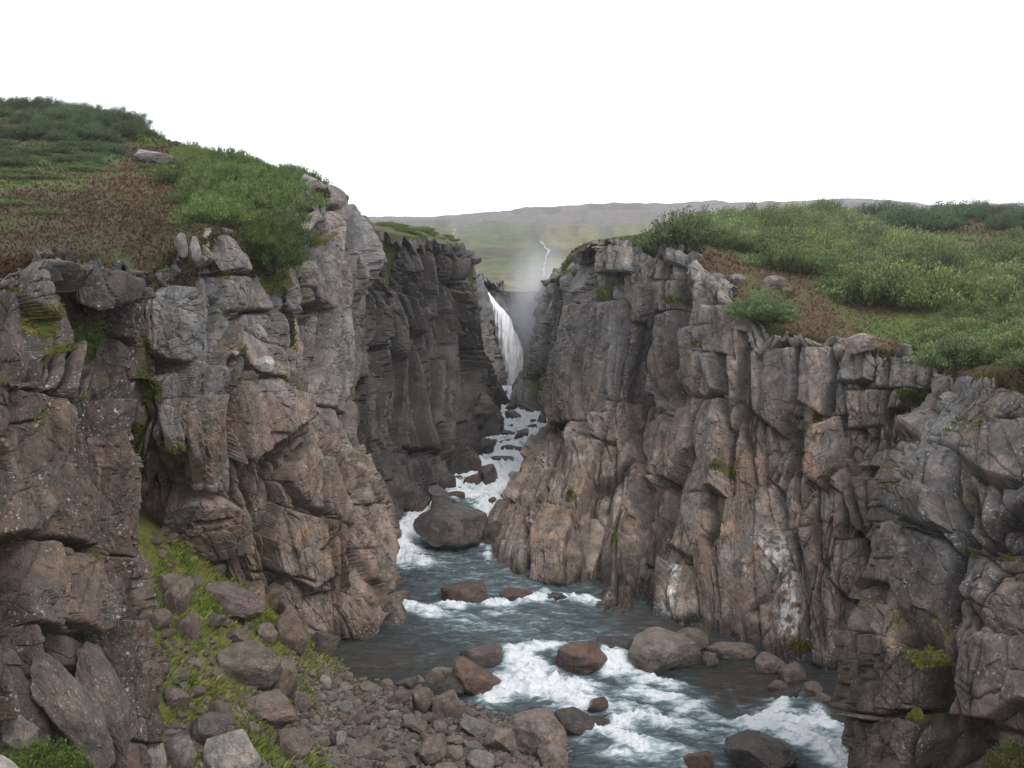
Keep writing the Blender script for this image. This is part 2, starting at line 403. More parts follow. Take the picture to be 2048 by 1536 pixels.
    for pts, wd, dp in cfg.get('cracks', []):
        pa = np.array(pts, float); bb = (pa.min(0) - 4 * wd, pa.max(0) + 4 * wd)
        mk = (warp[..., 0] > bb[0][0]) & (warp[..., 0] < bb[1][0]) & (warp[..., 1] > bb[0][1]) & (warp[..., 1] < bb[1][1])
        if mk.any(): D[mk] -= dp * np.exp(-np.abs(segdist(warp[mk], pts) / (wd * .8)))
    for poly, dp, soft in cfg.get('hollows', []):
        sd = polysd(warp, poly); D -= dp * sstep(0, soft, sd)
    # fade displacement on the tucked-in top row
    D = np.where((D < 0) & ('wet' in cfg) & (G[..., 2] < river_z(G[..., 0], G[..., 1]) + 1.6), D * .45, D)
    if cfg.get('rimfade'): D = D * (1 - cfg['rimfade'] * np.exp(-np.arange(R) / (R * .05)))[:, None]
    fade = np.ones(R); nt_ = max(3, int(R * .02)); fade[:3] = .3
    D = D * fade[:, None] * cfg.get('gain', 1.0)
    Db = D.copy(); Db[1:-1] = (D[:-2] + 2 * D[1:-1] + D[2:]) / 4; Db[:, 1:-1] = (Db[:, :-2] + 2 * Db[:, 1:-1] + Db[:, 2:]) / 4
    stepw = sstep(.10 * cx, .30 * cx, np.abs(D - Db)); D = D * (1 - stepw) + Db * stepw
    V = G + nrm * D[..., None]
    rim = G[:max(4, R // 12), :, 2].max(0)[None]
    V[..., 2] = np.where(V[..., 2] > rim + .08, rim + .08 + .12 * (hid(idc, 5) - .3), V[..., 2])
    # colour
    zz = V[..., 2]
    zb = cfg.get('zb', 6.5); b = sstep(zb + 2.2, zb - 2.2, zz + 1.5 * fbm(P3, 3, 3, seed + 90))
    b = np.clip(b * .85 + .35 * (hid(id2, 4) - .5) + cfg.get('brown', 0), 0, 1)[..., None]
    col = GREY * (1 - b) + BROWN * b
    col = col * (.74 + .5 * hid(id2, 5) + .16 * (hid(id3, 6) - .5))[..., None]
    col = col * cfg.get('tone', 1)
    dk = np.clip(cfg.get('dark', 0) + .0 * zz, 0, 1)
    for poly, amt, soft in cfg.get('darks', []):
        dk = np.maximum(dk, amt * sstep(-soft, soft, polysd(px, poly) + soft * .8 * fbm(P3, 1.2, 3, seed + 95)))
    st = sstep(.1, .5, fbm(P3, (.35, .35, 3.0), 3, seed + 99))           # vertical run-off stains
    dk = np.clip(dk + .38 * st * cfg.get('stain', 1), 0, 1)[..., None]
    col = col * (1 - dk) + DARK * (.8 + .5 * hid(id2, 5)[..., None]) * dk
    vs = fbm(P3, (.30, .30, 4.0), 4, seed + 120)[..., None]; col = col * (1 + .42 * vs * (1 + cfg.get('streakc', 0)))
    pt = sstep(.12, .5, fbm(P3, (.9, .9, 1.4), 4, seed + 125))[..., None] * (1 - dk); col = col * (1 - .4 * pt) + np.array([.27, .26, .25]) * .4 * pt
    col = np.maximum(col, .02)
    bl = sstep(.55, .8, hid(id2, 8))[..., None] * (1 - b) * .6
    col = col * (1 - bl) + SLATE * bl * (1 - dk) + DARK * bl * dk
    # wet band near the water
    if 'wet' in cfg:
        wz = river_z(V[..., 0], V[..., 1]); w = sstep(cfg['wet'], .1, V[..., 2] - wz + .3 * fbm(P3, .6, 3, 3))[..., None]
        col = col * (1 - .62 * w)
    for pts, wd, amt in cfg.get('streaks', []):
        q = np.clip(np.exp(-(segdist(px + 9 * fbm(P3, .3, 4, 4)[..., None], pts) / wd) ** 2) * amt, 0, 1) * sstep(-.25, .2, fbm(P3, (.12, .12, .35), 5, 8, .7))
        col = col * (1 - q[..., None]) + WHITE * q[..., None]
    # moss on ledges
    slope = np.gradient(V, axis=1); dv = np.gradient(V, axis=0); nn = np.cross(slope, dv); nn /= np.linalg.norm(nn, axis=-1, keepdims=True) + 1e-9
    upf = np.abs(nn[..., 2]); ms = sstep(.72, .9, upf) * sstep(.0, .4, fbm(P3, .9, 3, seed + 101)) * cfg.get('moss', .8)
    for x, y, rx, ry in cfg.get('mosses', []):
        q = np.exp(-((px[..., 0] - x) / rx) ** 2 - ((px[..., 1] - y) / ry) ** 2) + .35 * fbm(P3, .4, 3, 7)
        ms = np.maximum(ms, sstep(.35, .7, q) * .95)
    mc = MOSS * (.7 + .6 * (fbm(P3, .3, 2, 3)[..., None] * .5 + .5)) + np.array([.05, .01, 0]) * sstep(0, .5, fbm(P3, .8, 2, 15))[..., None]
    ms = ms[..., None]; col = col * (1 - ms) + mc * ms
    V = V + nrm * (ms * .05 * (1 + fbm(P3, .12, 2, 3)[..., None]))
    mk_ = (ms[..., 0] > .45) & (G[..., 1] < 50); MP.append((V[mk_], mc[mk_], nrm[mk_], G[..., 1][mk_]))
    # split by block
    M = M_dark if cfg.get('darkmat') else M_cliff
    root = empty('cliff', label=label, category='cliff', kind='structure')
    ROOTS.append(root)
    Vf = V.reshape(-1, 3); Cf = col.reshape(-1, 3); Fc = gfaces(R, Cn)
    fid = idf.reshape(-1)[Fc[:, 0]]
    ids, inv, cnt = np.unique(fid, return_inverse=True, return_counts=True)
    order = np.argsort(-cnt); rank = np.empty(len(ids), int); rank[order] = np.arange(len(ids))
    keep = (rank < 290) & (cnt > 90)
    # centre px of each to see whether it is in frame
    gid = np.where(keep[inv], rank[inv], 100000)
    so_ = np.argsort(gid, kind='stable'); Fs = Fc[so_]; gs = gid[so_]
    cuts = np.flatnonzero(np.diff(gs)) + 1
    rr = 0
    for a, bnd in zip(np.r_[0, cuts], np.r_[cuts, len(gs)]):
        f_ = Fs[a:bnd]; u, iv = np.unique(f_, return_inverse=True)
        rest = gs[a] == 100000
        nm = 'rock_slivers' if rest else 'rock_block'
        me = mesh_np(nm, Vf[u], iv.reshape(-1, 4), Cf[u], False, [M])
        o = obj(nm, me, root)
        if rest: o['kind'] = 'stuff'
    all_bvh.append(V)
    return V

STEP = 1.9
def WY(px, py): return float(water_at(px, py))

# near-left wall
rowsA = [
 [(-420, 440, 11.5), (-150, 500, 13.2), (0, 520, 14.6), (60, 512, 15.2), (130, 505, 16), (200, 508, 17), (262, 545, 18.2), (268, 545, 22)],
 [(-420, 560, 11.3), (-150, 580, 12.6), (0, 575, 13.6), (62, 590, 14.4), (128, 585, 16.2), (205, 600, 16.6), (268, 610, 18.2), (268, 610, 22)],
 [(-420, 720, 11.1), (-150, 722, 12.4), (0, 725, 13.5), (65, 722, 14.2), (135, 700, 16), (210, 720, 16.9), (268, 740, 18.0), (268, 740, 22)],
 [(-420, 780, 10.3), (-150, 770, 11.4), (0, 760, 12.6), (70, 762, 13.4), (140, 775, 14.5), (205, 790, 15.2), (262, 800, 16.2), (268, 800, 21)],
 [(-420, 950, 10), (-150, 950, 11), (0, 950, 12.4), (75, 950, 13.2), (145, 950, 14.2), (215, 955, 15.0), (272, 955, 16.0), (275, 955, 20)],
 [(-420, 1100, 9.6), (-150, 1100, 10.6), (0, 1090, 11.8), (85, 1100, 12.8), (150, 1110, 14.0), (222, 1110, 14.9), (268, 1115, 15.8), (275, 1115, 19)],
 [(-420, 1250, 9.3), (-150, 1250, 10.2), (0, 1250, 11.4), (90, 1250, 12.2), (160, 1250, 13.4), (235, 1250, 14.7), (300, 1250, 15.4), (302, 1250, 18.5)],
 [(-420, 1420, 9), (-150, 1420, 9.8), (0, 1420, 11.1), (95, 1420, 12.0), (165, 1420, 13.3), (240, 1420, 14.3), (315, 1420, 15.1), (315, 1420, 18)],
 [(-420, 1650, 8.8), (-150, 1650, 9.6), (0, 1650, 11.0), (100, 1650, 11.8), (170, 1640, 13.0), (245, 1600, 14.1), (325, 1560, 15.0), (330, 1560, 18)]]
make_cliff('near grey-brown columnar cliff wall at the left edge, beside the grassy gully', rowsA, (.80, 1.9), 2.0, dict(
 seed=3, zb=9.6, amp=.6, pw=4, brown=.12, moss=.6, wet=-9, stain=.35, tone=1.32, col=.6,
 blocks=[([(-60, 565), (62, 572), (60, 735), (-60, 730)], .15, .05, .0),
  ([(105, 520), (185, 535), (240, 560), (262, 600), (190, 620), (150, 605), (118, 585)], .45, .25, -.35),
  ([(118, 605), (200, 630), (262, 690), (268, 770), (200, 745), (140, 700)], -.25, .2, .35),
  ([(50, 770), (150, 800), (160, 1000), (150, 1100), (60, 1060), (30, 950), (50, 860)], .12, .1, .05),
  ([(162, 800), (215, 790), (225, 1110), (200, 1130), (155, 1110)], .02, -.05, .05),
  ([(216, 790), (262, 800), (276, 1000), (272, 1120), (228, 1110)], .06, -.35, .0),
  ([(-50, 930), (30, 950), (80, 1010), (60, 1070), (-50, 1080)], .3, .1, -.1),
  ([(55, 1075), (100, 1080), (200, 1190), (205, 1230), (150, 1280), (80, 1240), (50, 1150)], .25, .2, .1),
  ([(140, 1060), (225, 1120), (232, 1170), (200, 1190)], .18, .1, 0),
  ([(225, 1240), (300, 1235), (320, 1490), (240, 1480), (225, 1350)], .12, -.2, .0),
  ([(0, 740), (60, 745), (45, 840), (20, 880), (-30, 860)], -.05, .1, .05),
  ([(120, 1245), (180, 1290), (200, 1380), (180, 1430), (130, 1330)], .1, .2, .1)],
 cracks=[([(0, 735), (60, 742), (120, 775), (150, 800)], 6, .5), ([(52, 775), (50, 850), (30, 870), (20, 940)], 4, .35), ([(155, 800), (160, 900), (158, 1100)], 2.5, .15),
  ([(50, 852), (80, 840), (105, 815)], 2.5, .2), ([(240, 830), (248, 1000)], 2, .08), ([(40, 1250), (60, 1350), (110, 1480)], 7, .5), ([(215, 1120), (225, 1250), (215, 1400)], 6, .4), ([(264, 560), (270, 900)], 5, .4)],
 hollows=[([(128, 598), (160, 612), (205, 622), (190, 640), (150, 628)], .5, 8)],
 streaks=[([(213, 850), (222, 930), (224, 1010), (228, 1060)], 6, .35), ([(80, 930), (90, 940)], 6, .4)],
 mosses=[(88, 640, 22, 55), (100, 700, 30, 15), (200, 775, 30, 10)]))

# middle-left wall and its brown buttress
rowsB = [
 [(72, 565, 25.2), (192, 571, 23.6), (262, 575, 22), (300, 545, 22.3), (345, 500, 23), (430, 462, 25), (512, 490, 26.5), (565, 545, 27.5), (606, 372, 31), (650, 385, 32), (692, 418, 33.5), (697, 425, 38)],
 [(72, 630, 25.0), (192, 636, 23.4), (262, 640, 21.8), (300, 610, 22), (350, 590, 22.6), (430, 580, 24.6), (520, 585, 26), (575, 590, 27.6), (615, 560, 29.8), (665, 560, 31.2), (726, 560, 33.2), (728, 560, 39)],
 [(72, 730, 24.7), (192, 736, 23.1), (262, 740, 21.5), (310, 720, 21.8), (365, 710, 22.3), (440, 705, 24.0), (520, 705, 25.7), (590, 705, 27.8), (630, 700, 29.5), (675, 700, 31), (724, 700, 32.8), (728, 700, 38)],
 [(72, 840, 25.0), (192, 846, 23.4), (262, 850, 21.8), (320, 840, 21.8), (385, 830, 22.3), (450, 820, 24.0), (520, 815, 25.2), (580, 815, 27), (625, 820, 28.4), (655, 830, 29.8), (692, 845, 31.4), (700, 845, 37)],
 [(75, 990, 27.7), (195, 996, 26.1), (265, 1000, 24.5), (320, 990, 24.2), (400, 985, 24.1), (470, 985, 24.9), (540, 980, 25.8), (600, 975, 26.7), (655, 970, 27.8), (710, 965, 29), (760, 980, 30.6), (762, 985, 36)],
 [(90, 1090, 28.5), (210, 1096, 26.9), (280, 1100, 25.3), (340, 1090, 25), (410, 1085, 24.7), (480, 1085, 25.2), (550, 1085, 26.0), (610, 1085, 26.7), (670, 1085, 27.6), (725, 1085, 28.7), (781, 1085, 30.3), (783, 1085, 35)],
 [(140, 1190, 28.9), (260, 1196, 27.3), (330, 1200, 25.7), (400, 1195, 25.6), (460, 1190, 25.4), (515, 1190, 25.7), (570, 1190, 26.2), (630, 1190, 26.8), (690, 1190, 27.4), (745, 1185, 28.4), (792, 1180, 29.8), (800, 1180, 34)],
 [(210, 1280, 28.8), (330, 1286, 27.2), (400, 1290, 25.6), (450, 1290, 25.5), (500, 1285, 25.6), (550, 1285, 25.9), (610, 1290, 26.2), (665, 1295, 26.7), (725, 1295, 27.1), (780, 1280, 27.9), (818, 1245, 29.2), (825, 1245, 33)],
 [(230, 1390, 28.6), (350, 1396, 27.0), (420, 1400, 25.4), (470, 1400, 25.3), (520, 1400, 25.4), (560, 1400, 25.7), (620, 1400, 26), (670, 1400, 26.4), (725, 1400, 26.8), (780, 1390, 27.6), (815, 1370, 29.0), (830, 1370, 33)]]
make_cliff('brown-footed cliff with a bulging buttress standing in the river, left of the channel', rowsB, (.95, 1.9), STEP, dict(
 seed=17, zb=7.4, amp=.7, pw=5, moss=.6, wet=.55, brown=.05,
 blocks=[([(427, 468), (468, 464), (475, 545), (425, 545)], .25, 0, .05), ([(480, 492), (510, 495), (505, 545), (480, 545)], .22, 0, 0),
  ([(415, 550), (515, 550), (520, 610), (540, 660), (560, 700), (450, 625), (420, 590)], .12, .05, 0),
  ([(455, 625), (550, 620), (562, 720), (560, 765), (500, 730), (460, 690)], .05, 0, .1),
  ([(285, 600), (335, 570), (380, 585), (385, 650), (390, 730), (340, 720), (290, 700)], .35, .25, -.2),
  ([(378, 720), (430, 745), (445, 860), (445, 980), (385, 960), (365, 850)], .30, -.3, .05),
  ([(300, 760), (360, 740), (378, 800), (370, 900), (330, 890)], .25, .1, .1),
  ([(600, 560), (640, 480), (690, 450), (695, 560), (700, 700), (680, 830), (620, 800), (655, 720), (660, 620)], .25, .1, .1),
  ([(340, 985), (430, 985), (475, 1020), (490, 1090), (430, 1110), (340, 1060)], .55, .25, -.2),
  ([(470, 760), (545, 755), (600, 780), (625, 830), (560, 880), (460, 920)], .3, .1, .2),
  ([(600, 900), (660, 930), (700, 1010), (690, 1060), (600, 1000), (570, 960)], .35, .2, .1),
  ([(560, 1010), (660, 1040), (670, 1150), (620, 1180), (550, 1140), (540, 1080)], .3, .1, .1),
  ([(675, 1100), (730, 1100), (760, 1200), (730, 1220), (690, 1160)], -.35, .2, .2),
  ([(675, 1180), (730, 1200), (760, 1240), (740, 1290), (685, 1280)], .25, .15, .1),
  ([(765, 1190), (800, 1180), (820, 1240), (800, 1275), (770, 1270)], .3, .1, .1),
  ([(700, 1010), (760, 1010), (780, 1100), (770, 1180), (735, 1160), (700, 1090)], .25, .1, .1),
  ([(610, 1190), (670, 1180), (672, 1280), (620, 1250), (600, 1220)], -.1, .1, .2)],
 cracks=[([(415, 550), (500, 550)], 2.5, .2), ([(400, 560), (420, 610), (460, 640), (500, 622), (560, 622)], 3.5, .35), ([(500, 570), (500, 620), (530, 622)], 3, .25),
  ([(455, 720), (470, 900), (500, 1000), (560, 1180)], 7, .55), ([(540, 1000), (560, 930), (600, 880), (640, 830)], 4, .3), ([(620, 870), (625, 960), (605, 1040)], 3, .2),
  ([(690, 920), (680, 1000), (665, 1060), (640, 1100)], 3.5, .3), ([(765, 1200), (772, 1250), (768, 1285)], 4, .4), ([(672, 1090), (674, 1280)], 3, .25), ([(500, 1150), (590, 1150), (620, 1160)], 3, .25),
  ([(608, 560), (600, 680), (590, 700)], 5, .4), ([(700, 470), (702, 800)], 4, .3), ([(725, 560), (715, 700)], 3, .2), ([(268, 600), (275, 820)], 8, .8)],
 hollows=[([(622, 602), (655, 606), (652, 632), (620, 625)], .7, 5), ([(583, 665), (616, 660), (618, 690), (600, 705), (585, 690)], .6, 7), ([(395, 1020), (440, 1012), (430, 1026), (400, 1034)], .5, 4),
  ([(555, 900), (590, 870), (560, 940), (520, 1010), (505, 1000)], .3, 8)],
 darks=[([(600, 560), (625, 480), (600, 700), (590, 700)], .6, 10), ([(705, 560), (735, 560), (735, 900), (690, 830)], .5, 14)],
 streaks=[([(655, 500), (685, 620)], 5, .1)],
 mosses=[(345, 890, 32, 16), (300, 780, 22, 40), (505, 617, 9, 5), (640, 470, 14, 25), (400, 500, 18, 18), (270, 920, 20, 60), (290, 700, 14, 30), (470, 700, 18, 8), (560, 560, 20, 30), (440, 550, 18, 8)]))

# back-left dark wall
rowsC = [
 [(640, 438, 38.5), (700, 441, 39.8), (765, 458, 42), (830, 468, 44), (880, 484, 46), (920, 494, 48), (938, 508, 50), (942, 510, 60)],
 [(640, 520, 38.2), (700, 520, 39.6), (768, 520, 41.8), (833, 530, 44.2), (885, 540, 46.3), (925, 545, 47.5), (944, 548, 50), (946, 550, 60)],
 [(640, 640, 38), (705, 640, 39.2), (772, 640, 42.6), (842, 640, 44.6), (893, 640, 46.4), (932, 640, 48.2), (952, 640, 51.4), (954, 640, 61)],
 [(645, 750, 37.8), (712, 750, 38.8), (782, 750, 42), (850, 750, 44), (905, 750, 46), (950, 750, 50), (986, 750, 56), (988, 750, 63)],
 [(660, 860, 37.6), (715, 860, 38.6), (786, 860, 40.5), (856, 860, 42.6), (915, 855, 44.9), (962, 850, 49), (1002, 835, 57), (1004, 835, 63)],
 [(670, 940, 37.2), (728, 945, 38), (790, 945, 39.9), (862, 940, 42), (925, 925, 44.8), (970, 905, 48.6), (1010, 865, 55), (1014, 865, 62)],
 [(670, 1040, 36.5), (735, 1040, 37.5), (795, 1035, 39.2), (865, 1020, 41), (930, 990, 44), (975, 950, 48.4), (1012, 900, 54.5), (1016, 900, 62)]]
make_cliff('dark damp columnar cliff below the small grass cap, left of the gorge', rowsC, (1.0, 4.2), STEP, dict(
 seed=29, zb=4.5, dark=.92, darkmat=True, streakc=1.2, amp=.8, col=1.5, zc=3, hor=.2, rimfade=.75, moss=.45, wet=.9, pw=4,
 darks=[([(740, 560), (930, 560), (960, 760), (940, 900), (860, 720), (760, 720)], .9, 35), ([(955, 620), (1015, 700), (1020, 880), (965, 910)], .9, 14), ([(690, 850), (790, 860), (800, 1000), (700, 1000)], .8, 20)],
 blocks=[([(735, 455), (765, 460), (770, 530), (735, 530)], .2, 0, 0), ([(815, 470), (845, 475), (845, 545), (815, 545)], .2, 0, 0), ([(885, 510), (945, 515), (940, 560), (915, 560), (880, 540)], .3, .1, -.2),
  ([(700, 700), (730, 705), (730, 760), (705, 755)], .5, .1, .1), ([(862, 720), (885, 720), (885, 850), (868, 850)], .3, .1, .1)],
 cracks=[([(862, 640), (865, 780), (870, 900)], 3, .4), ([(930, 560), (930, 740)], 3, .4), ([(970, 700), (975, 850)], 4, .6), ([(895, 640), (893, 800)], 3, .3), ([(740, 540), (745, 700)], 4, .5), ([(800, 540), (800, 640)], 3, .3), ([(840, 550), (842, 700)], 3, .3)],
 hollows=[([(880, 545), (915, 565), (940, 570), (930, 590), (885, 570)], .7, 8), ([(760, 540), (790, 545), (785, 560), (760, 556)], .4, 4)],
 streaks=[([(722, 500), (724, 640), (722, 720)], 2.5, .25)], mosses=[(700, 800, 8, 14)]))

# headwall behind the waterfall
rowsE = [
 [(880, 535, 68), (930, 540, 69), (962, 548, 70.5), (1000, 560, 75), (1040, 580, 77), (1085, 588, 76), (1140, 580, 70)],
 [(885, 620, 66), (935, 600, 66.5), (968, 600, 69.5), (1005, 620, 76), (1045, 620, 78), (1085, 620, 77), (1140, 620, 69)],
 [(890, 700, 65), (945, 690, 65), (990, 690, 68.3), (1015, 700, 75), (1050, 700, 76.5), (1080, 700, 75.5), (1130, 700, 68)],
 [(900, 770, 64), (955, 765, 63.8), (1003, 770, 67.3), (1030, 775, 74), (1055, 775, 75), (1075, 775, 73.5), (1120, 775, 66)],
 [(900, 830, 63.5), (960, 830, 63.5), (1010, 830, 66.8), (1035, 840, 73), (1055, 840, 74), (1075, 840, 73), (1110, 840, 66)]]
make_cliff('misty grey headwall behind the tall waterfall', rowsE, (1.2, 3.0), STEP, dict(seed=41, zb=2, dark=.22, amp=1, moss=.5, stain=.6))

# far right dark wall foot
rowsF = [
 [(1150, 512, 62), (1128, 540, 64), (1112, 552, 66), (1105, 556, 74)],
 [(1140, 610, 60), (1105, 605, 62.5), (1083, 605, 66), (1082, 605, 74)],
 [(1140, 700, 58), (1090, 700, 60.5), (1063, 695, 65), (1063, 695, 73)],
 [(1130, 770, 56), (1075, 770, 60), (1040, 765, 64), (1040, 765, 72)],
 [(1130, 830, 54), (1085, 825, 58), (1033, 812, 62), (1034, 812, 71)],
 [(1130, 880, 53), (1085, 870, 57.5), (1033, 850, 61.5), (1034, 850, 70)]]
make_cliff('dark mossy cliff shoulder right of the plunge pool', rowsF, (1.2, 2.6), STEP, dict(seed=47, zb=3, dark=.5, amp=.8, moss=.7, mosses=[(1062, 760, 18, 30), (1050, 720, 10, 16)], darkmat=True))

# main right wall
rowsG = [
 [(1128, 535, 58), (1122, 540, 52), (1165, 500, 45), (1180, 488, 41), (1235, 485, 39.6), (1300, 492, 38), (1368, 497, 36.6), (1440, 572, 34), (1530, 640, 31.6), (1620, 668, 30), (1740, 692, 28.5), (1890, 708, 27), (2020, 715, 26)],
 [(1112, 600, 58), (1110, 620, 52), (1152, 600, 44), (1180, 600, 41), (1235, 600, 39), (1300, 590, 37), (1372, 590, 35.5), (1450, 640, 33), (1540, 700, 31), (1630, 730, 29.5), (1750, 752, 28), (1900, 765, 26.5), (2020, 770, 25.5)],
 [(1104, 730, 57), (1102, 740, 51), (1135, 745, 44.4), (1165, 745, 41.5), (1220, 745, 38.5), (1290, 745, 37.6), (1370, 745, 34.8), (1450, 760, 32.4), (1540, 790, 31), (1630, 820, 29), (1740, 840, 27.8), (1900, 850, 26.3), (2020, 850, 25.3)],
 [(1100, 840, 54), (1098, 850, 49), (1120, 860, 43), (1150, 870, 40), (1205, 880, 37.5), (1280, 890, 36.3), (1360, 895, 33.6), (1440, 900, 31.5), (1530, 930, 30), (1620, 950, 28.8), (1715, 960, 27.6), (1900, 960, 26), (2020, 960, 25)],
 [(1062, 900, 47), (1062, 905, 42), (1085, 920, 38.6), (1115, 940, 37.2), (1180, 960, 35.8), (1265, 975, 35.4), (1350, 985, 32.6), (1435, 1000, 30.5), (1530, 1020, 29.2), (1620, 1040, 28), (1712, 1050, 27), (1900, 1050, 25.5), (2020, 1050, 24.5)],
 [(1012, 1000, 43), (1012, 1005, 38), (1035, 1015, 36), (1075, 1030, 35), (1150, 1050, 34), (1245, 1070, 33.6), (1345, 1085, 31), (1430, 1100, 29.6), (1525, 1115, 28.5), (1615, 1130, 27.4), (1708, 1140, 26.6), (1900, 1140, 25), (2020, 1140, 24)],
 [(978, 1090, 40), (976, 1095, 35.5), (1000, 1100, 34), (1045, 1105, 33.3), (1130, 1120, 32.4), (1235, 1140, 31.8), (1330, 1165, 29.8), (1425, 1185, 28.6), (1520, 1200, 27.6), (1610, 1220, 26.8), (1704, 1240, 26), (1900, 1240, 24.5), (2020, 1240, 23.5)],
 [(972, 1148, 38), (970, 1150, 33.8), (1000, 1163, 32.3), (1045, 1170, 31.8), (1130, 1182, 31), (1225, 1215, 29.6), (1320, 1255, 28.3), (1420, 1285, 27.2), (1520, 1305, 26.5), (1605, 1340, 25.9), (1700, 1390, 25.2), (1900, 1460, 23.5), (2020, 1460, 22.5)],
 [(972, 1240, 37.5), (970, 1240, 33.5), (1000, 1250, 32), (1045, 1260, 31.5), (1130, 1280, 30.8), (1225, 1310, 29.4), (1320, 1360, 28.1), (1420, 1400, 27), (1520, 1420, 26.3), (1605, 1460, 25.7), (1700, 1520, 25), (1900, 1580, 23.2), (2020, 1580, 22)]]
rowsG = [[(x + (16 if (i in (3, 4, 5, 6) and j < 3) else (9 if (i in (4, 5, 6, 7) and j in (3, 4)) or (i == 7 and j < 3) else 0)), y, Y) for j, (x, y, Y) in enumerate(r)] for i, r in enumerate(rowsG)]
rowsG = [r[::-1] for r in rowsG]
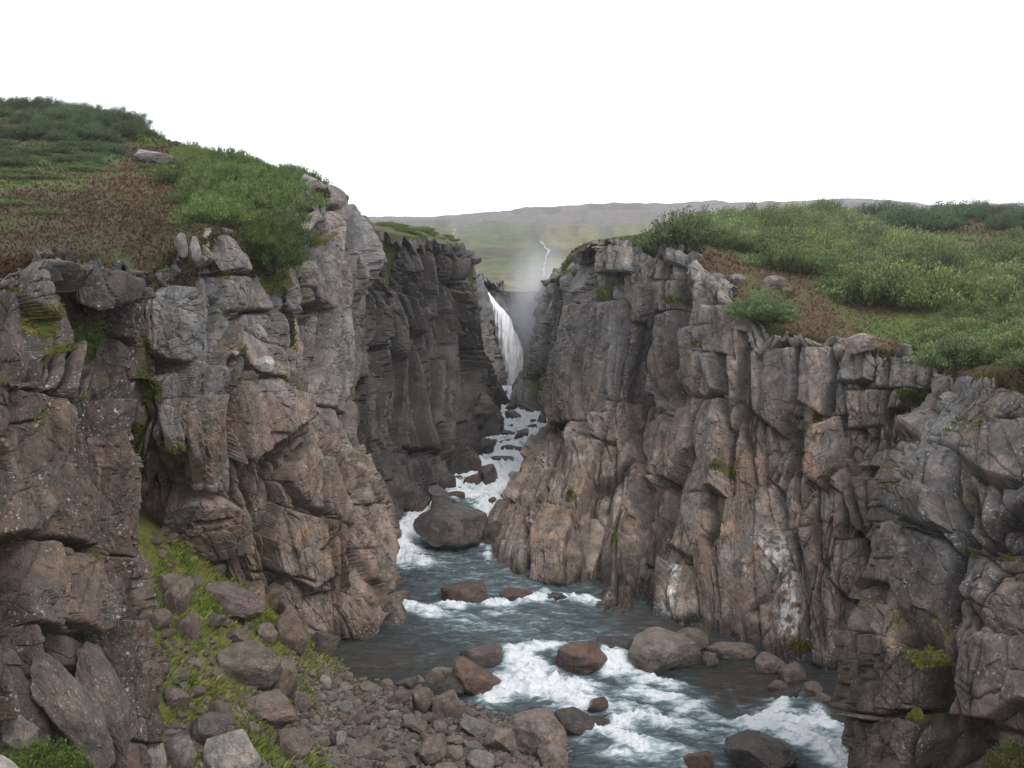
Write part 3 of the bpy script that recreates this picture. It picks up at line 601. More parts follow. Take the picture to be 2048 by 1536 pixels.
make_cliff('broad grey-brown fractured cliff with a white lichen streak, right of the river', rowsG, (.95, 2.1), STEP, dict(
 seed=61, zb=6.9, amp=1.0, moss=.35, wet=.5, pw=5, lean=-.06,
 blocks=[([(1185, 490), (1262, 488), (1262, 545), (1185, 548)], .25, .1, -.1), ([(1290, 500), (1330, 510), (1330, 560), (1285, 560)], .2, .1, 0), ([(1325, 490), (1368, 495), (1365, 530), (1328, 528)], .35, 0, 0),
  ([(1285, 560), (1350, 560), (1355, 620), (1300, 625)], .2, 0, 0), ([(1300, 630), (1350, 620), (1345, 760), (1330, 800), (1305, 720)], .35, .1, .15),
  ([(1140, 610), (1235, 600), (1240, 700), (1230, 820), (1130, 850), (1110, 800), (1125, 700)], .3, .1, .1),
  ([(1360, 660), (1430, 650), (1440, 780), (1400, 800), (1360, 760)], .35, .1, -.1), ([(1410, 610), (1470, 615), (1470, 712), (1400, 705)], .35, .05, -.1),
  ([(1370, 790), (1440, 795), (1455, 900), (1450, 990), (1420, 980), (1385, 880)], .35, .1, .2), ([(1215, 800), (1280, 800), (1275, 920), (1235, 950), (1205, 880)], .3, .1, .1),
  ([(1310, 830), (1370, 800), (1380, 900), (1340, 960), (1300, 950)], .25, .15, .2), ([(1160, 870), (1240, 890), (1230, 960), (1160, 950)], .2, .1, .1),
  ([(1370, 985), (1410, 980), (1420, 1060), (1380, 1120), (1340, 1090)], .25, .2, .1), ([(1450, 1000), (1530, 960), (1560, 1080), (1540, 1200), (1440, 1240), (1430, 1100)], .2, .1, .05),
  ([(1500, 700), (1580, 690), (1585, 790), (1560, 870), (1500, 820)], .25, .1, .1), ([(1590, 690), (1660, 690), (1665, 760), (1640, 830), (1590, 800)], .2, 0, .1),
  ([(1690, 670), (1760, 680), (1740, 760), (1680, 770)], .3, .2, .1), ([(1740, 700), (1880, 715), (1870, 780), (1745, 775)], .25, 0, -.05),
  ([(1690, 780), (1770, 775), (1765, 850), (1690, 860)], .1, 0, 0), ([(1620, 850), (1680, 830), (1690, 930), (1650, 980), (1620, 960)], .45, .2, .1),
  ([(985, 1030), (1040, 1000), (1060, 1080), (1050, 1150), (985, 1150)], .25, .1, .1), ([(1060, 1010), (1150, 1030), (1170, 1120), (1140, 1180), (1060, 1170)], .3, .1, .1),
  ([(1340, 1120), (1400, 1130), (1400, 1240), (1345, 1240), (1330, 1180)], .1, .1, .1), ([(1670, 1080), (1720, 1070), (1740, 1150), (1700, 1200), (1660, 1160)], .25, .1, .1)],
 cracks=[([(1288, 540), (1292, 640), (1290, 760), (1300, 830)], 7, .9), ([(1262, 490), (1266, 560)], 4, .5), ([(1355, 560), (1352, 700), (1335, 830)], 5, .5), ([(1330, 830), (1300, 920), (1270, 1000)], 5, .5), ([(1238, 610), (1236, 760), (1210, 880)], 4, .35),
  ([(1472, 620), (1475, 720)], 3, .3), ([(1500, 700), (1495, 900)], 4, .35), ([(1585, 690), (1590, 860)], 3.5, .35), ([(1448, 780), (1460, 960)], 4, .4), ([(1440, 1000), (1430, 1140)], 3.5, .3), ([(1660, 1050), (1640, 1180), (1650, 1300)], 4, .35), ([(1550, 900), (1570, 1080)], 3, .25),
  ([(1052, 1010), (1050, 1150)], 5, .5), ([(1145, 1040), (1170, 1130)], 4, .35), ([(1770, 700), (1772, 900)], 3.5, .4), ([(1600, 1080), (1620, 1250)], 4, .3), ([(1690, 930), (1720, 1060)], 6, .5), ([(1200, 900), (1190, 1000), (1230, 1080)], 4, .4)],
 hollows=[([(1430, 715), (1468, 715), (1462, 790), (1445, 800)], .7, 6), ([(1205, 548), (1238, 550), (1236, 572), (1200, 568)], .4, 4), ([(1270, 960), (1330, 960), (1310, 1080), (1270, 1130), (1235, 1120), (1250, 1060)], .6, 25),
  ([(1245, 640), (1285, 640), (1290, 800), (1280, 900), (1250, 800)], .5, 12), ([(1560, 860), (1600, 840), (1610, 900), (1570, 910)], .45, 8), ([(1700, 930), (1760, 930), (1750, 960), (1700, 955)], .5, 8), ([(1180, 1000), (1230, 1000), (1220, 1090), (1190, 1100)], .25, 12)],
 darks=[([(1190, 1150), (1330, 1040), (1330, 1240), (1200, 1190)], .75, 30), ([(1250, 640), (1300, 640), (1300, 900), (1260, 900)], .45, 16), ([(1100, 600), (1130, 600), (1110, 850), (1095, 850)], .5, 12), ([(1600, 1150), (1660, 1150), (1640, 1300), (1560, 1300)], .4, 20),  # darkened zones; those over the recesses paint their shade into the colour
  ([(1690, 1060), (1770, 920), (1760, 1250), (1690, 1300)], .45, 20)],
 streaks=[([(1555, 1080), (1570, 1150), (1580, 1200), (1575, 1250)], 19, 1.6), ([(1590, 1140), (1590, 1200)], 8, .8), ([(1348, 1130), (1342, 1180), (1335, 1210)], 13, 1.1), ([(1066, 1040), (1056, 1080), (1050, 1100)], 4, .9), ([(1495, 1130), (1497, 1160)], 3, .8), ([(1150, 640), (1150, 800)], 20, .12)],
 mosses=[(1200, 587, 26, 14), (1215, 575, 12, 10), (1140, 545, 26, 8), (1345, 600, 18, 9), (1410, 690, 8, 10), (1145, 1005, 10, 16), (1600, 905, 22, 10), (1455, 940, 18, 14), (1840, 800, 34, 22), (1620, 850, 14, 36), (1440, 1055, 9, 12), (1600, 1290, 30, 10), (1230, 1110, 10, 18)]))

# near right wall
rowsH = [
 [(1912, 752, 25), (1905, 748, 21.5), (1962, 752, 20.2), (2048, 738, 19), (2160, 715, 17.8), (2420, 700, 15)],
 [(1850, 860, 25), (1842, 860, 20.8), (1925, 860, 19.4), (2048, 850, 18), (2160, 850, 16.8), (2420, 850, 14)],
 [(1775, 960, 24), (1768, 960, 20), (1875, 970, 18.4), (2048, 980, 16.6), (2160, 980, 15.4), (2420, 980, 13)],
 [(1758, 1080, 23.5), (1750, 1080, 19.2), (1865, 1090, 17.6), (2048, 1090, 16.0), (2160, 1090, 14.8), (2420, 1090, 12.5)],
 [(1752, 1210, 23), (1742, 1210, 18.6), (1860, 1230, 17.2), (2048, 1215, 15.6), (2160, 1210, 14.5), (2420, 1210, 12)],
 [(1708, 1262, 22), (1702, 1262, 17.6), (1840, 1275, 16.5), (2048, 1290, 15.0), (2160, 1290, 13.9), (2420, 1290, 11.6)],
 [(1706, 1400, 21.5), (1700, 1400, 17.3), (1840, 1400, 16.2), (2048, 1400, 14.8), (2160, 1400, 13.6), (2420, 1400, 11.4)],
 [(1700, 1560, 21.5), (1695, 1560, 17.1), (1840, 1560, 16), (2048, 1560, 14.5), (2160, 1560, 13.3), (2420, 1560, 11)],
 [(1700, 2150, 21), (1690, 2150, 16.8), (1840, 2150, 15.7), (2048, 2150, 14.2), (2160, 2150, 13), (2420, 2150, 10.5)]]
rowsH = [[(x + (30 if j < 2 and i > 2 else 0), y, Y) for j, (x, y, Y) in enumerate(r)] for i, r in enumerate(rowsH)]
rowsH = [r[::-1] for r in rowsH]
make_cliff('near dark-grey fractured cliff at the right edge, rising from the rapids', rowsH, (1.5, 2.3), 2.1, dict(
 seed=83, zb=5.0, dark=.40, amp=.35, col=.25, hor=.5, moss=.7, pw=5, brown=.12, stain=.8,
 blocks=[([(1900, 755), (1990, 750), (2060, 800), (2050, 850), (1930, 860), (1850, 870), (1800, 930), (1840, 850)], .1, .1, .0), ([(1935, 870), (1990, 850), (2100, 850), (2100, 980), (1980, 960), (1930, 930)], .35, .1, -.1),
  ([(1800, 985), (1870, 985), (1880, 1050), (1830, 1060), (1795, 1030)], .35, .1, -.3), ([(1770, 1040), (1865, 1070), (1890, 1120), (1880, 1250), (1800, 1220), (1760, 1140)], .2, .15, .0),
  ([(1765, 1290), (1870, 1310), (1840, 1420), (1750, 1420)], .2, .1, .1), ([(1750, 1430), (1850, 1430), (1870, 1480), (1820, 1560), (1740, 1540)], .25, .1, .2), ([(1705, 1265), (1750, 1265), (1745, 1430), (1700, 1430)], .1, 0, 0), ([(1703, 1440), (1740, 1440), (1735, 1600), (1700, 1600)], .1, 0, 0),
  ([(1930, 1280), (2060, 1280), (2080, 1400), (2000, 1440), (1900, 1430)], .35, .1, -.15), ([(1945, 1100), (2060, 1180), (2080, 1270), (1960, 1240), (1910, 1180)], .15, .1, .1)],
 cracks=[([(1795, 930), (1850, 880), (1930, 900), (2048, 820)], 3, .2), ([(1895, 960), (1900, 1080), (1895, 1310), (1860, 1420), (1830, 1540)], 5, .6), ([(1795, 1030), (1860, 1065), (1890, 1110), (1900, 1190)], 6, .5), ([(1900, 1170), (1960, 1250), (2048, 1280)], 5, .4),
  ([(1900, 1300), (1960, 1240), (2010, 1150), (2048, 1120)], 5, .4), ([(1930, 960), (1945, 1040), (1990, 1100), (2048, 1090)], 8, .6), ([(1700, 1432), (1760, 1430), (1840, 1440)], 3, .2), ([(1890, 1310), (1930, 1440), (2048, 1470)], 5, .35), ([(1935, 880), (1990, 850), (2048, 845)], 5, .4), ([(1755, 1270), (1745, 1560)], 3, .25)],
 hollows=[([(1880, 1000), (1930, 980), (1940, 1060), (1990, 1110), (1930, 1110), (1890, 1060)], .4, 14), ([(1880, 1430), (1990, 1450), (1990, 1560), (1880, 1560)], .6, 25)],
 mosses=[(1845, 1300, 55, 12), (1830, 1270, 36, 9), (1920, 1095, 30, 16), (1840, 800, 20, 18), (1850, 1430, 10, 14), (2010, 1115, 40, 6), (2000, 850, 55, 5)],
 streaks=[([(1790, 1080), (1795, 1100)], 9, .5), ([(1970, 1170), (1985, 1190)], 12, .35)]))

# ------------------------------------------------------------------ terrain sheets
GREEN = np.array([.085, .125, .030]); HEATH = np.array([.085, .064, .034]); OLIVE = np.array([.092, .094, .034]); STRAW = np.array([.17, .14, .07]); REDB = np.array([.098, .056, .034])
RUST = [.105, .062, .036]; DKGREEN = [.060, .085, .028]; TAN = [.16, .125, .06]; YGREEN = [.125, .140, .034]; DBR = [.070, .048, .028]
HZONES = {13: [([(1365, 500), (1480, 512), (1580, 545), (1640, 600), (1720, 650), (1730, 690), (1560, 665), (1440, 575)], RUST, .95), ([(1700, 668), (1880, 690), (1880, 712), (1690, 705)], TAN, .9), ([(1790, 625), (2300, 630), (2300, 660), (1800, 655)], YGREEN, .95), ([(1700, 480), (1900, 470), (1880, 510), (1720, 500)], TAN, .6), ([(1150, 480), (1310, 470), (1310, 500), (1150, 505)], DKGREEN, .8)],
          3: [([(-400, 280), (240, 290), (230, 350), (-400, 380)], DKGREEN, .9), ([(230, 330), (350, 330), (360, 400), (330, 470), (150, 440), (120, 390)], RUST, .6), ([(-300, 395), (200, 390), (330, 450), (250, 520), (-300, 500)], DBR, .8), ([(-200, 345), (150, 352), (300, 325), (300, 337), (150, 366), (-200, 362)], [.15, .08, .045], .7)]}
def heath_colour(P, seed=0):
    P = P * np.array([1, .30, .8]); a = fbm(P, (3.0, 3.0, 3.0), 4, seed); b = fbm(P, (1.2, 1.2, 1.2), 4, seed + 7); c = fbm(P, .5, 3, seed + 13)
    col = HEATH[None] * np.ones(P.shape[:-1])[..., None]
    def bl(col, k, f): return col * (1 - f[..., None]) + k * f[..., None]
    col = bl(col, OLIVE, sstep(-.15, .3, a)); col = bl(col, GREEN, sstep(-.02, .3, b + .3 * a)); col = bl(col, REDB, sstep(.12, .4, -b - .2 * a) * .7)
    col = bl(col, STRAW, sstep(.25, .5, c) * .5)
    pq = proj(P / np.array([1, .30, .8]))
    for poly, kc, amt in HZONES.get(seed, []):
        f = sstep(-14, 14, polysd(pq, poly) + 22 * fbm(P, .9, 3, 55)) * amt * (.55 + .45 * sstep(-.3, .3, c))
        col = bl(col, np.array(kc), f)
    return col
def grid_bvh(V):
    R, Cn = V.shape[:2]
    return BVHTree.FromPolygons([tuple(p) for p in V.reshape(-1, 3).tolist()], gfaces(R, Cn).tolist())
def terrain(name, label, rows, step, amp, cat='hill', seed=0, maxw=.8, drop=None):
    rows = [[(a, b + 2, c + .6) for a, b, c in rows[0]]] + rows
    def ex(P):
        if drop: P[-1, :, 2] -= drop
        P[0] = P[1] + np.array([0, 1.3, -2.2])
        return P
    G = loft(rows, step, maxw=maxw, extra=ex)
    n = gnormal(G); n *= np.sign(n[..., 2].mean())
    d = amp * fbm(G, 2.5, 4, seed) + amp * .45 * fbm(G, .7, 3, seed + 3)
    e = np.minimum(np.arange(G.shape[0])[:, None] / 8.0, 1)
    V = G + n * (d * (.25 + .75 * e))[..., None]
    V[:, :, 2] -= .06
    col = heath_colour(V, seed) * .72
    me = mesh_np(name, V.reshape(-1, 3), gfaces(*V.shape[:2]), col.reshape(-1, 3), True, [M_soil])
    obj(name, me, None, label=label, category=cat, kind='structure')
    return V, n, col

rowsLH = [
 [(-600, 440, 11.7), (-300, 478, 12.6), (-50, 512, 14.2), (60, 508, 15.4), (180, 503, 17), (268, 555, 21.5), (345, 497, 23), (430, 460, 25), (512, 488, 26.6), (570, 538, 28), (612, 396, 31.5), (650, 386, 32.6), (692, 420, 34)],
 [(-600, 390, 16), (-300, 440, 18), (-50, 465, 19.5), (60, 458, 20.5), (180, 455, 22), (270, 462, 24), (345, 452, 25.5), (430, 432, 27.5), (512, 432, 29.2), (575, 430, 30.6), (615, 384, 32.8), (652, 378, 34), (693, 419, 35.5)],
 [(-600, 300, 26), (-300, 345, 27), (-50, 370, 28), (60, 370, 29), (180, 372, 30), (270, 372, 31), (345, 372, 32), (430, 372, 33), (512, 376, 34.4), (580, 378, 35.6), (618, 376, 36.5), (654, 378, 37), (694, 420, 37.5)],
 [(-600, 210, 38), (-300, 262, 38), (-50, 290, 39), (60, 290, 39.5), (180, 296, 41), (270, 312, 42), (345, 324, 42), (430, 336, 42), (512, 346, 41.6), (582, 362, 41), (620, 368, 41), (655, 378, 40.5), (695, 422, 40)],
 [(-600, 130, 52), (-300, 178, 52), (-50, 208, 55), (60, 218, 55), (180, 228, 54), (270, 250, 52), (345, 290, 50), (430, 306, 48), (512, 330, 47), (585, 354, 45), (622, 366, 44), (657, 380, 43), (696, 424, 42)],
 [(-600, 130, 70), (-300, 178, 70), (-50, 208, 72), (60, 218, 72), (180, 228, 70), (270, 250, 66), (345, 290, 62), (430, 306, 60), (512, 330, 58), (585, 354, 55), (622, 366, 53), (657, 380, 51), (696, 424, 50)]]
VL, nL, cL = terrain('left_hill', 'heath covered hill rising above the cliffs on the left', rowsLH, 4.0, .22, seed=3, drop=7)

rowsRH = [
 [(1122, 542, 54), (1165, 502, 45.4), (1230, 487, 40.4), (1300, 494, 38.6), (1368, 499, 37.2), (1440, 574, 34.5), (1530, 642, 32), (1620, 670, 30.4), (1740, 694, 28.9), (1888, 712, 27.3), (1925, 745, 21.8), (2048, 734, 19.6), (2200, 714, 17.6), (2600, 700, 14)],
 [(1124, 535, 56), (1165, 497, 47), (1235, 484, 42), (1300, 483, 41), (1372, 488, 40), (1448, 530, 37.5), (1538, 570, 36), (1628, 610, 34), (1742, 650, 32), (1893, 668, 29.5), (1935, 670, 28), (2050, 660, 26), (2220, 650, 24), (2600, 640, 20)],
 [(1126, 533, 58), (1165, 496, 50), (1238, 480, 49), (1303, 479, 49), (1378, 480, 50), (1460, 492, 49), (1550, 508, 47), (1640, 530, 45), (1745, 550, 44), (1896, 560, 42), (1945, 560, 41.5), (2055, 560, 40), (2240, 560, 36), (2600, 560, 30)],
 [(1128, 531, 61), (1166, 496, 54), (1240, 479, 56), (1305, 474, 58), (1380, 468, 61), (1470, 460, 64), (1560, 462, 64), (1650, 470, 62), (1755, 474, 62), (1898, 480, 62), (1950, 480, 61.5), (2060, 480, 60), (2250, 475, 55), (2600, 470, 50)],
 [(1130, 532, 66), (1168, 499, 60), (1242, 482, 62), (1307, 475, 66), (1382, 467, 70), (1475, 455, 78), (1565, 447, 82), (1660, 440, 84), (1765, 434, 86), (1899, 438, 86), (1955, 439, 85.5), (2060, 442, 84), (2260, 440, 80), (2600, 430, 75)],
 [(1132, 534, 80), (1170, 501, 84), (1244, 484, 86), (1309, 477, 90), (1384, 469, 95), (1480, 457, 104), (1570, 449, 110), (1665, 442, 112), (1770, 436, 114), (1899, 440, 114), (1956, 441, 113.5), (2060, 444, 112), (2270, 442, 108), (2600, 432, 100)]]
VR, nR, cR = terrain('right_hill', 'green shrubby plateau above the cliffs on the right', rowsRH, 4.0, .25, seed=13, drop=6)
rowsCT = [
 [(640, 442, 38.7), (700, 443, 40), (765, 459, 42.3), (830, 469, 44.3), (880, 485, 46.3), (920, 495, 48.3), (946, 509, 50.3)],
 [(640, 440, 42), (700, 440, 43), (765, 451, 46), (830, 458, 48), (880, 472, 50), (916, 485, 52), (940, 503, 54)],
 [(640, 439, 47), (700, 439, 48), (764, 447, 52), (826, 453, 55), (876, 466, 57), (908, 481, 58), (930, 500, 59)],
 [(640, 440, 60), (700, 440, 62), (764, 448, 64), (826, 455, 66), (876, 468, 67), (904, 485, 68), (922, 505, 68)]]
VC, nC, cC = terrain('grass_cap', 'small bright green grassy cap on the dark cliff left of the gorge', rowsCT, 2.5, .12, cat='grassy ledge', seed=23, drop=2)

# far hillside
cx_ = [-2600, -1000, 100, 600, 700, 830, 930, 1020, 1045, 1130, 1190, 1270, 1330, 1430, 1460, 1560, 1700, 1800, 1870, 2048, 2600, 4200]
rd_ = [430, 440, 444, 442, 441, 440, 433, 429, 421, 418, 413, 408, 411, 405, 411, 408, 402, 405, 413, 414, 420, 430]
rowsF2 = [[(x, 566 + (16 if 1000 < x < 1180 else 0), 75) for x in cx_], [(x, 552, 90) for x in cx_], [(x, 524, 130) for x in cx_], [(x, 500, 200) for x in cx_], [(x, 482, 290) for x in cx_],
          [(x, 468 - (1 if x > 1000 else -1) * 3, 390) for x in cx_], [(x, 454 - (x > 1000) * 5, 500) for x in cx_], [(x, .5 * (450 - (x > 1000) * 6) + .5 * r, 590) for x, r in zip(cx_, rd_)], [(x, r + 1, 640) for x, r in zip(cx_, rd_)], [(x, r, 720) for x, r in zip(cx_, rd_)],
          [(x, r + 6, 1100) for x, r in zip(cx_, rd_)]]
G = loft(rowsF2, 2.2)
n = gnormal(G); n *= np.sign(n[..., 2].mean())
sc = (G[..., 1] / 300)
d = sc * (4.5 * fbm(G, (50, 50, 20), 5, 5, .6) + 3.5 * ridge(G, (30, 30, 10), 4, 8)) + .4 * fbm(G, 5, 3, 2)
ter = np.sin(G[..., 2] * .85 + 2.5 * fbm(G, (60, 90, 30), 3, 4)) * sc * 1.5 * (G[..., 1] > 150)
d = d * (1 - .6 * sstep(480, 640, G[..., 1]))
V = G.copy(); V[..., 2] += (d * .55 + ter) * sstep(80, 130, G[..., 1]) * sstep(720, 600, G[..., 1] * (G[..., 1] < 719) + 900 * (G[..., 1] >= 719)) + .15 * fbm(G, 2.5, 3, 2)
PF = G * np.array([1, .35, 3.])
scl = np.clip(G[..., 1:2] / 220, .35, 2.5); a = fbm(PF / scl, (16, 16, 16), 5, 31); b = fbm(PF / scl, (5, 5, 5), 4, 37)
col = np.array([.082, .088, .044])[None, None] * np.ones(V.shape[:2])[..., None]
def bl(col, k, f): return col * (1 - f[..., None]) + np.array(k) * f[..., None]
col = bl(col, [.125, .115, .060], sstep(-.1, .3, a)); col = bl(col, [.058, .072, .036], sstep(.0, .3, b) * .9)
col = bl(col, [.105, .088, .080], sstep(-.25, .25, b + .6 * a + (G[..., 2] - 45) / 22)); col = bl(col, [.045, .040, .036], sstep(.05, .3, -b) * .7)
me = mesh_np('far_hill', V.reshape(-1, 3), gfaces(*V.shape[:2]), col.reshape(-1, 3), True, [M_far])
obj('far_hill', me, None, label='distant hazy moorland ridge behind the gorge', category='hill', kind='structure')
far_bvh = grid_bvh(V[::2, ::2])
def cast(bvh, px, py):
    d = Vector(ray(px, py)); d.normalize()
    h = bvh.ray_cast(Vector(CAM), d)
    return h[0]
# streams on the far hillside
mwf, nw, bw_ = mat('white_water'); bw_.inputs['Base Color'].default_value = (.34, .36, .38, 1); bw_.inputs['Roughness'].default_value = .6
def far_stream(label, pts):
    Vs = []; rs = random.Random(4)
    P = []
    for (x0, y0, w0), (x1, y1, w1) in zip(pts[:-1], pts[1:]):
        for k in range(6):
            t = k / 6; P.append((x0 + (x1 - x0) * t + rs.uniform(-.8, .8), y0 + (y1 - y0) * t, (w0 + (w1 - w0) * t) * rs.uniform(.6, 1.5)))
    P.append(pts[-1])
    for x, y, w in P:
        h = cast(far_bvh, x, y)
        if h is None: continue
        Yd = h.y; m = w * Yd / F / 2 * .42
        Vs += [(h.x - m, h.y - .3, h.z + .12 * Yd / 100), (h.x, h.y - .5, h.z + .30 * Yd / 100), (h.x + m, h.y - .3, h.z + .12 * Yd / 100)]
    Fs = []
    for k in range(len(Vs) // 3 - 1):
        b0 = 3 * k; Fs += [(b0, b0 + 1, b0 + 4, b0 + 3), (b0 + 1, b0 + 2, b0 + 5, b0 + 4)]
    obj('stream', mesh_np('stream', np.array(Vs), np.array(Fs), None, True, [mwf]), None, label=label, category='stream', kind='structure')
far_stream('thin white stream tumbling down the green slope above the waterfall', [(1080, 487, .6), (1088, 493, 1.8), (1089, 499, 1.5), (1098, 505, 5), (1095, 511, 3), (1091, 518, 1.4), (1092, 526, 2.4), (1087, 533, 1.0), (1089, 540, 2.4), (1085, 546, 1.4), (1089, 550, 2.5), (1085, 557, 5)])
far_stream('tiny white cascade on the far slope above the grassy cap', [(911, 461, 3), (908, 467, 3), (906, 472, 5)])
far_stream('tiniest white cascade just under the far ridge line', [(825, 443, 2), (826, 449, 3)])

# ------------------------------------------------------------------ river
nY = 620; nX = 330
pyv = np.linspace(1640, 772, nY)
ys = np.array([water_at(1024, p) for p in np.linspace(1640, 772, 60)]); Yv = np.interp(pyv, np.linspace(772, 1640, 60), ys[::-1]); Yv = np.maximum.accumulate(Yv + np.arange(nY) * 1e-4)
kY = [10, 17, 21, 24, 27, 30, 34, 38, 44, 50, 58, 66, 72, 76]
def xa(px, Y): return (px - 1024) / F * (Y + .8)
kL = [xa(p, y) for p, y in zip([300, 420, 480, 520, 540, 700, 700, 680, 740, 850, 940, 975, 985, 990], kY)]
kR = [xa(p, y) for p, y in zip([2000, 1900, 1820, 1760, 1640, 1420, 1120, 1080, 1120, 1150, 1150, 1110, 1090, 1085], kY)]
u = np.linspace(0, 1, nX)[None]
L = np.interp(Yv, kY, kL)[:, None]; Rr = np.interp(Yv, kY, kR)[:, None]
X = L + (Rr - L) * u; Y = Yv[:, None].repeat(nX, 1)
P = np.stack([X, Y, 0 * X], -1)
# crooked ledges: warp downstream coordinate
wY = Y + .55 * fbm(P, (2.2, 30, 1), 3, 3) + .12 * fbm(P, (.5, 3, 1), 2, 6)
xm = (X - L) / (Rr - L)
wY2 = wY + np.where(Y < 26.2, np.clip((X - 3.0) * .28, -.5, 1.6), 0) * sstep(26.4, 24.5, Y)
Z = np.interp(wY2, RY, RZ)
px = proj(np.stack([X, Y, Z], -1))
foam = np.zeros(X.shape)
FOAM = [  # px,py,rx,ry,angle deg,strength
 (820, 1060, 50, 22, -38, 1.3), (800, 1100, 36, 30, 0, 1.1), (830, 1125, 60, 12, 8, .75), (860, 1020, 40, 12, -30, 1.0), (975, 1040, 36, 40, 30, 1.2), (990, 1010, 40, 22, 0, 1.0), (940, 990, 50, 14, 0, .9), (1010, 970, 50, 22, -10, 1.1), (1030, 945, 40, 14, 0, 1.2),
 (1020, 912, 50, 7, 0, 1.2), (1030, 928, 40, 9, 0, .9), (1040, 895, 40, 12, 0, .8), (1050, 870, 50, 14, 0, .75), (1040, 845, 40, 12, 0, .7), (1060, 835, 30, 12, 0, .7), (1035, 815, 20, 8, 0, .5), (1025, 800, 14, 10, 0, .5), (1022, 785, 8, 10, 0, 1.2), (985, 900, 20, 10, 0, .9),
 (985, 1165, 90, 22, 0, .12), (960, 1075, 22, 18, 0, .9), (975, 1110, 10, 20, 0, .6),
 (845, 1222, 60, 10, 8, .85), (910, 1235, 70, 14, 15, .55), (1000, 1209, 60, 7, -4, .95), (1080, 1200, 70, 7, -3, 1.1), (1160, 1200, 60, 9, 10, .75), (1085, 1190, 18, 10, 0, .9), (1000, 1225, 80, 16, 0, .35), (960, 1255, 120, 20, 0, .28),
 (1050, 1335, 50, 26, 20, 1.15), (1080, 1375, 110, 24, 5, 1.0), (1140, 1400, 110, 20, 12, .85), (1010, 1385, 50, 18, -20, .95), (1225, 1330, 40, 26, 10, 1.15), (1290, 1360, 90, 12, 14, .8), (1060, 1298, 60, 9, -3, 1.0), (1050, 1315, 20, 20, 0, .7), (1240, 1390, 90, 12, 10, .5),
 (1250, 1420, 60, 16, 10, .6), (1240, 1450, 70, 16, -20, .95), (1330, 1450, 110, 14, 10, .65), (1370, 1425, 50, 12, -25, .8), (1270, 1490, 80, 22, 25, .7), (1240, 1510, 50, 18, 10, .6), (1180, 1470, 20, 8, 0, .8), (1430, 1465, 90, 9, 6, .45),
 (1330, 1400, 90, 14, 12, .7), (1420, 1440, 70, 12, 15, .55), (1500, 1490, 70, 12, 8, .6), (1330, 1500, 60, 14, 10, .6), (1130, 1420, 60, 8, 10, .6), (900, 1215, 40, 6, 0, .8), (1540, 1430, 50, 12, -32, 1.1), (1600, 1450, 80, 22, 12, .95), (1640, 1490, 90, 24, 25, .9), (1520, 1455, 60, 12, 8, .9), (1640, 1440, 30, 18, 60, .8), (1690, 1520, 60, 30, 30, .9), (1580, 1480, 90, 12, 20, .7), (1560, 1404, 50, 4, 6, .5),
 (1380, 1530, 24, 10, 0, .8), (1480, 1420, 60, 8, 60, .2)]
for x, y, rx, ry, an, st in FOAM:
    a_ = math.radians(an); dx = px[..., 0] - x; dy = px[..., 1] - y
    q = ((dx * math.cos(a_) + dy * math.sin(a_)) / rx) ** 2 + ((-dx * math.sin(a_) + dy * math.cos(a_)) / ry) ** 2
    foam = np.maximum(foam, st * np.exp(-q * .75))
foam = foam * 1.12; foam = np.maximum(foam, .80 * sstep(1010, 985, px[..., 1]) * sstep(780, 800, px[..., 1])); foam = np.maximum(foam, .27 * sstep(1500, 1440, px[..., 1] * 1.0) * np.exp(-((px[..., 0] - 1000 - .9 * (px[..., 1] - 1180)) / 210) ** 2)); foam = np.maximum(foam, .24 * np.exp(-((px[..., 0] - 1330) / 280) ** 2) * sstep(1400, 1430, px[..., 1]))
dz = np.abs(np.gradient(Z, axis=0) / np.gradient(Y, axis=0)); foam = np.maximum(foam, np.clip(dz - .25, 0, 1) * .9 * (px[..., 1] < 1215))
fn_ = fbm(P, (.5, .22, 1), 4, 41); rn = ridge(P + .2 * fbm(P, .8, 2, 3)[..., None], (.35, .22, 1), 3, 44)
PQ = np.stack([X * .64 - Y * .77, X * .77 + Y * .64, 0 * X], -1)
foamv = np.clip(foam * (1.0 + .45 * fn_ + .2 * rn) + .45 * foam * fbm(PQ, (1.6, .22, 1), 4, 47), 0, 1.3)
flat = 1 - .55 * sstep(1100, 1000, px[..., 1])
Z = Z + (.06 * ridge(P, (1.0, .5, 1), 3, 50) + .04 * fbm(P, (.35, .2, 1), 3, 55)) * (.55 + 1.1 * np.clip(foam, 0, 1))
XR = X * .64 + Y * -.77; YR = X * .77 + Y * .64; PR = np.stack([XR, YR, 0 * XR], -1)
Z = Z + foamv * (.08 * rn + .13 * ridge(PR, (.9, .22, 1), 4, 63) + .08 * fbm(P, (.12, .08, 1), 4, 61, .65) + .07) * .9
shal = sstep(60, -40, polysd(px, [(600, 1290), (820, 1290), (900, 1330), (640, 1390)])) * -1 + 1
shal2 = sstep(-60, 40, polysd(px, [(1330, 1250), (1240, 1240), (1280, 1300), (1400, 1300)])); shal3 = sstep(-60, 30, polysd(px, [(1400, 1340), (1560, 1340), (1700, 1420), (1420, 1400)]))
sh = np.maximum(np.maximum(shal, shal2), shal3)
cw = np.stack([np.clip(foamv * .85, 0, 1), sh, 0 * sh], -1)
VW = np.stack([X, Y, Z], -1)
me = mesh_np('river_water', VW.reshape(-1, 3), gfaces(nY, nX), cw.reshape(-1, 3), True, [M_water])
obj('river_water', me, None, label='cold grey-blue river with white rapids running down the gorge', category='river', kind='structure')
river_bvh = grid_bvh(VW[::3, ::3])

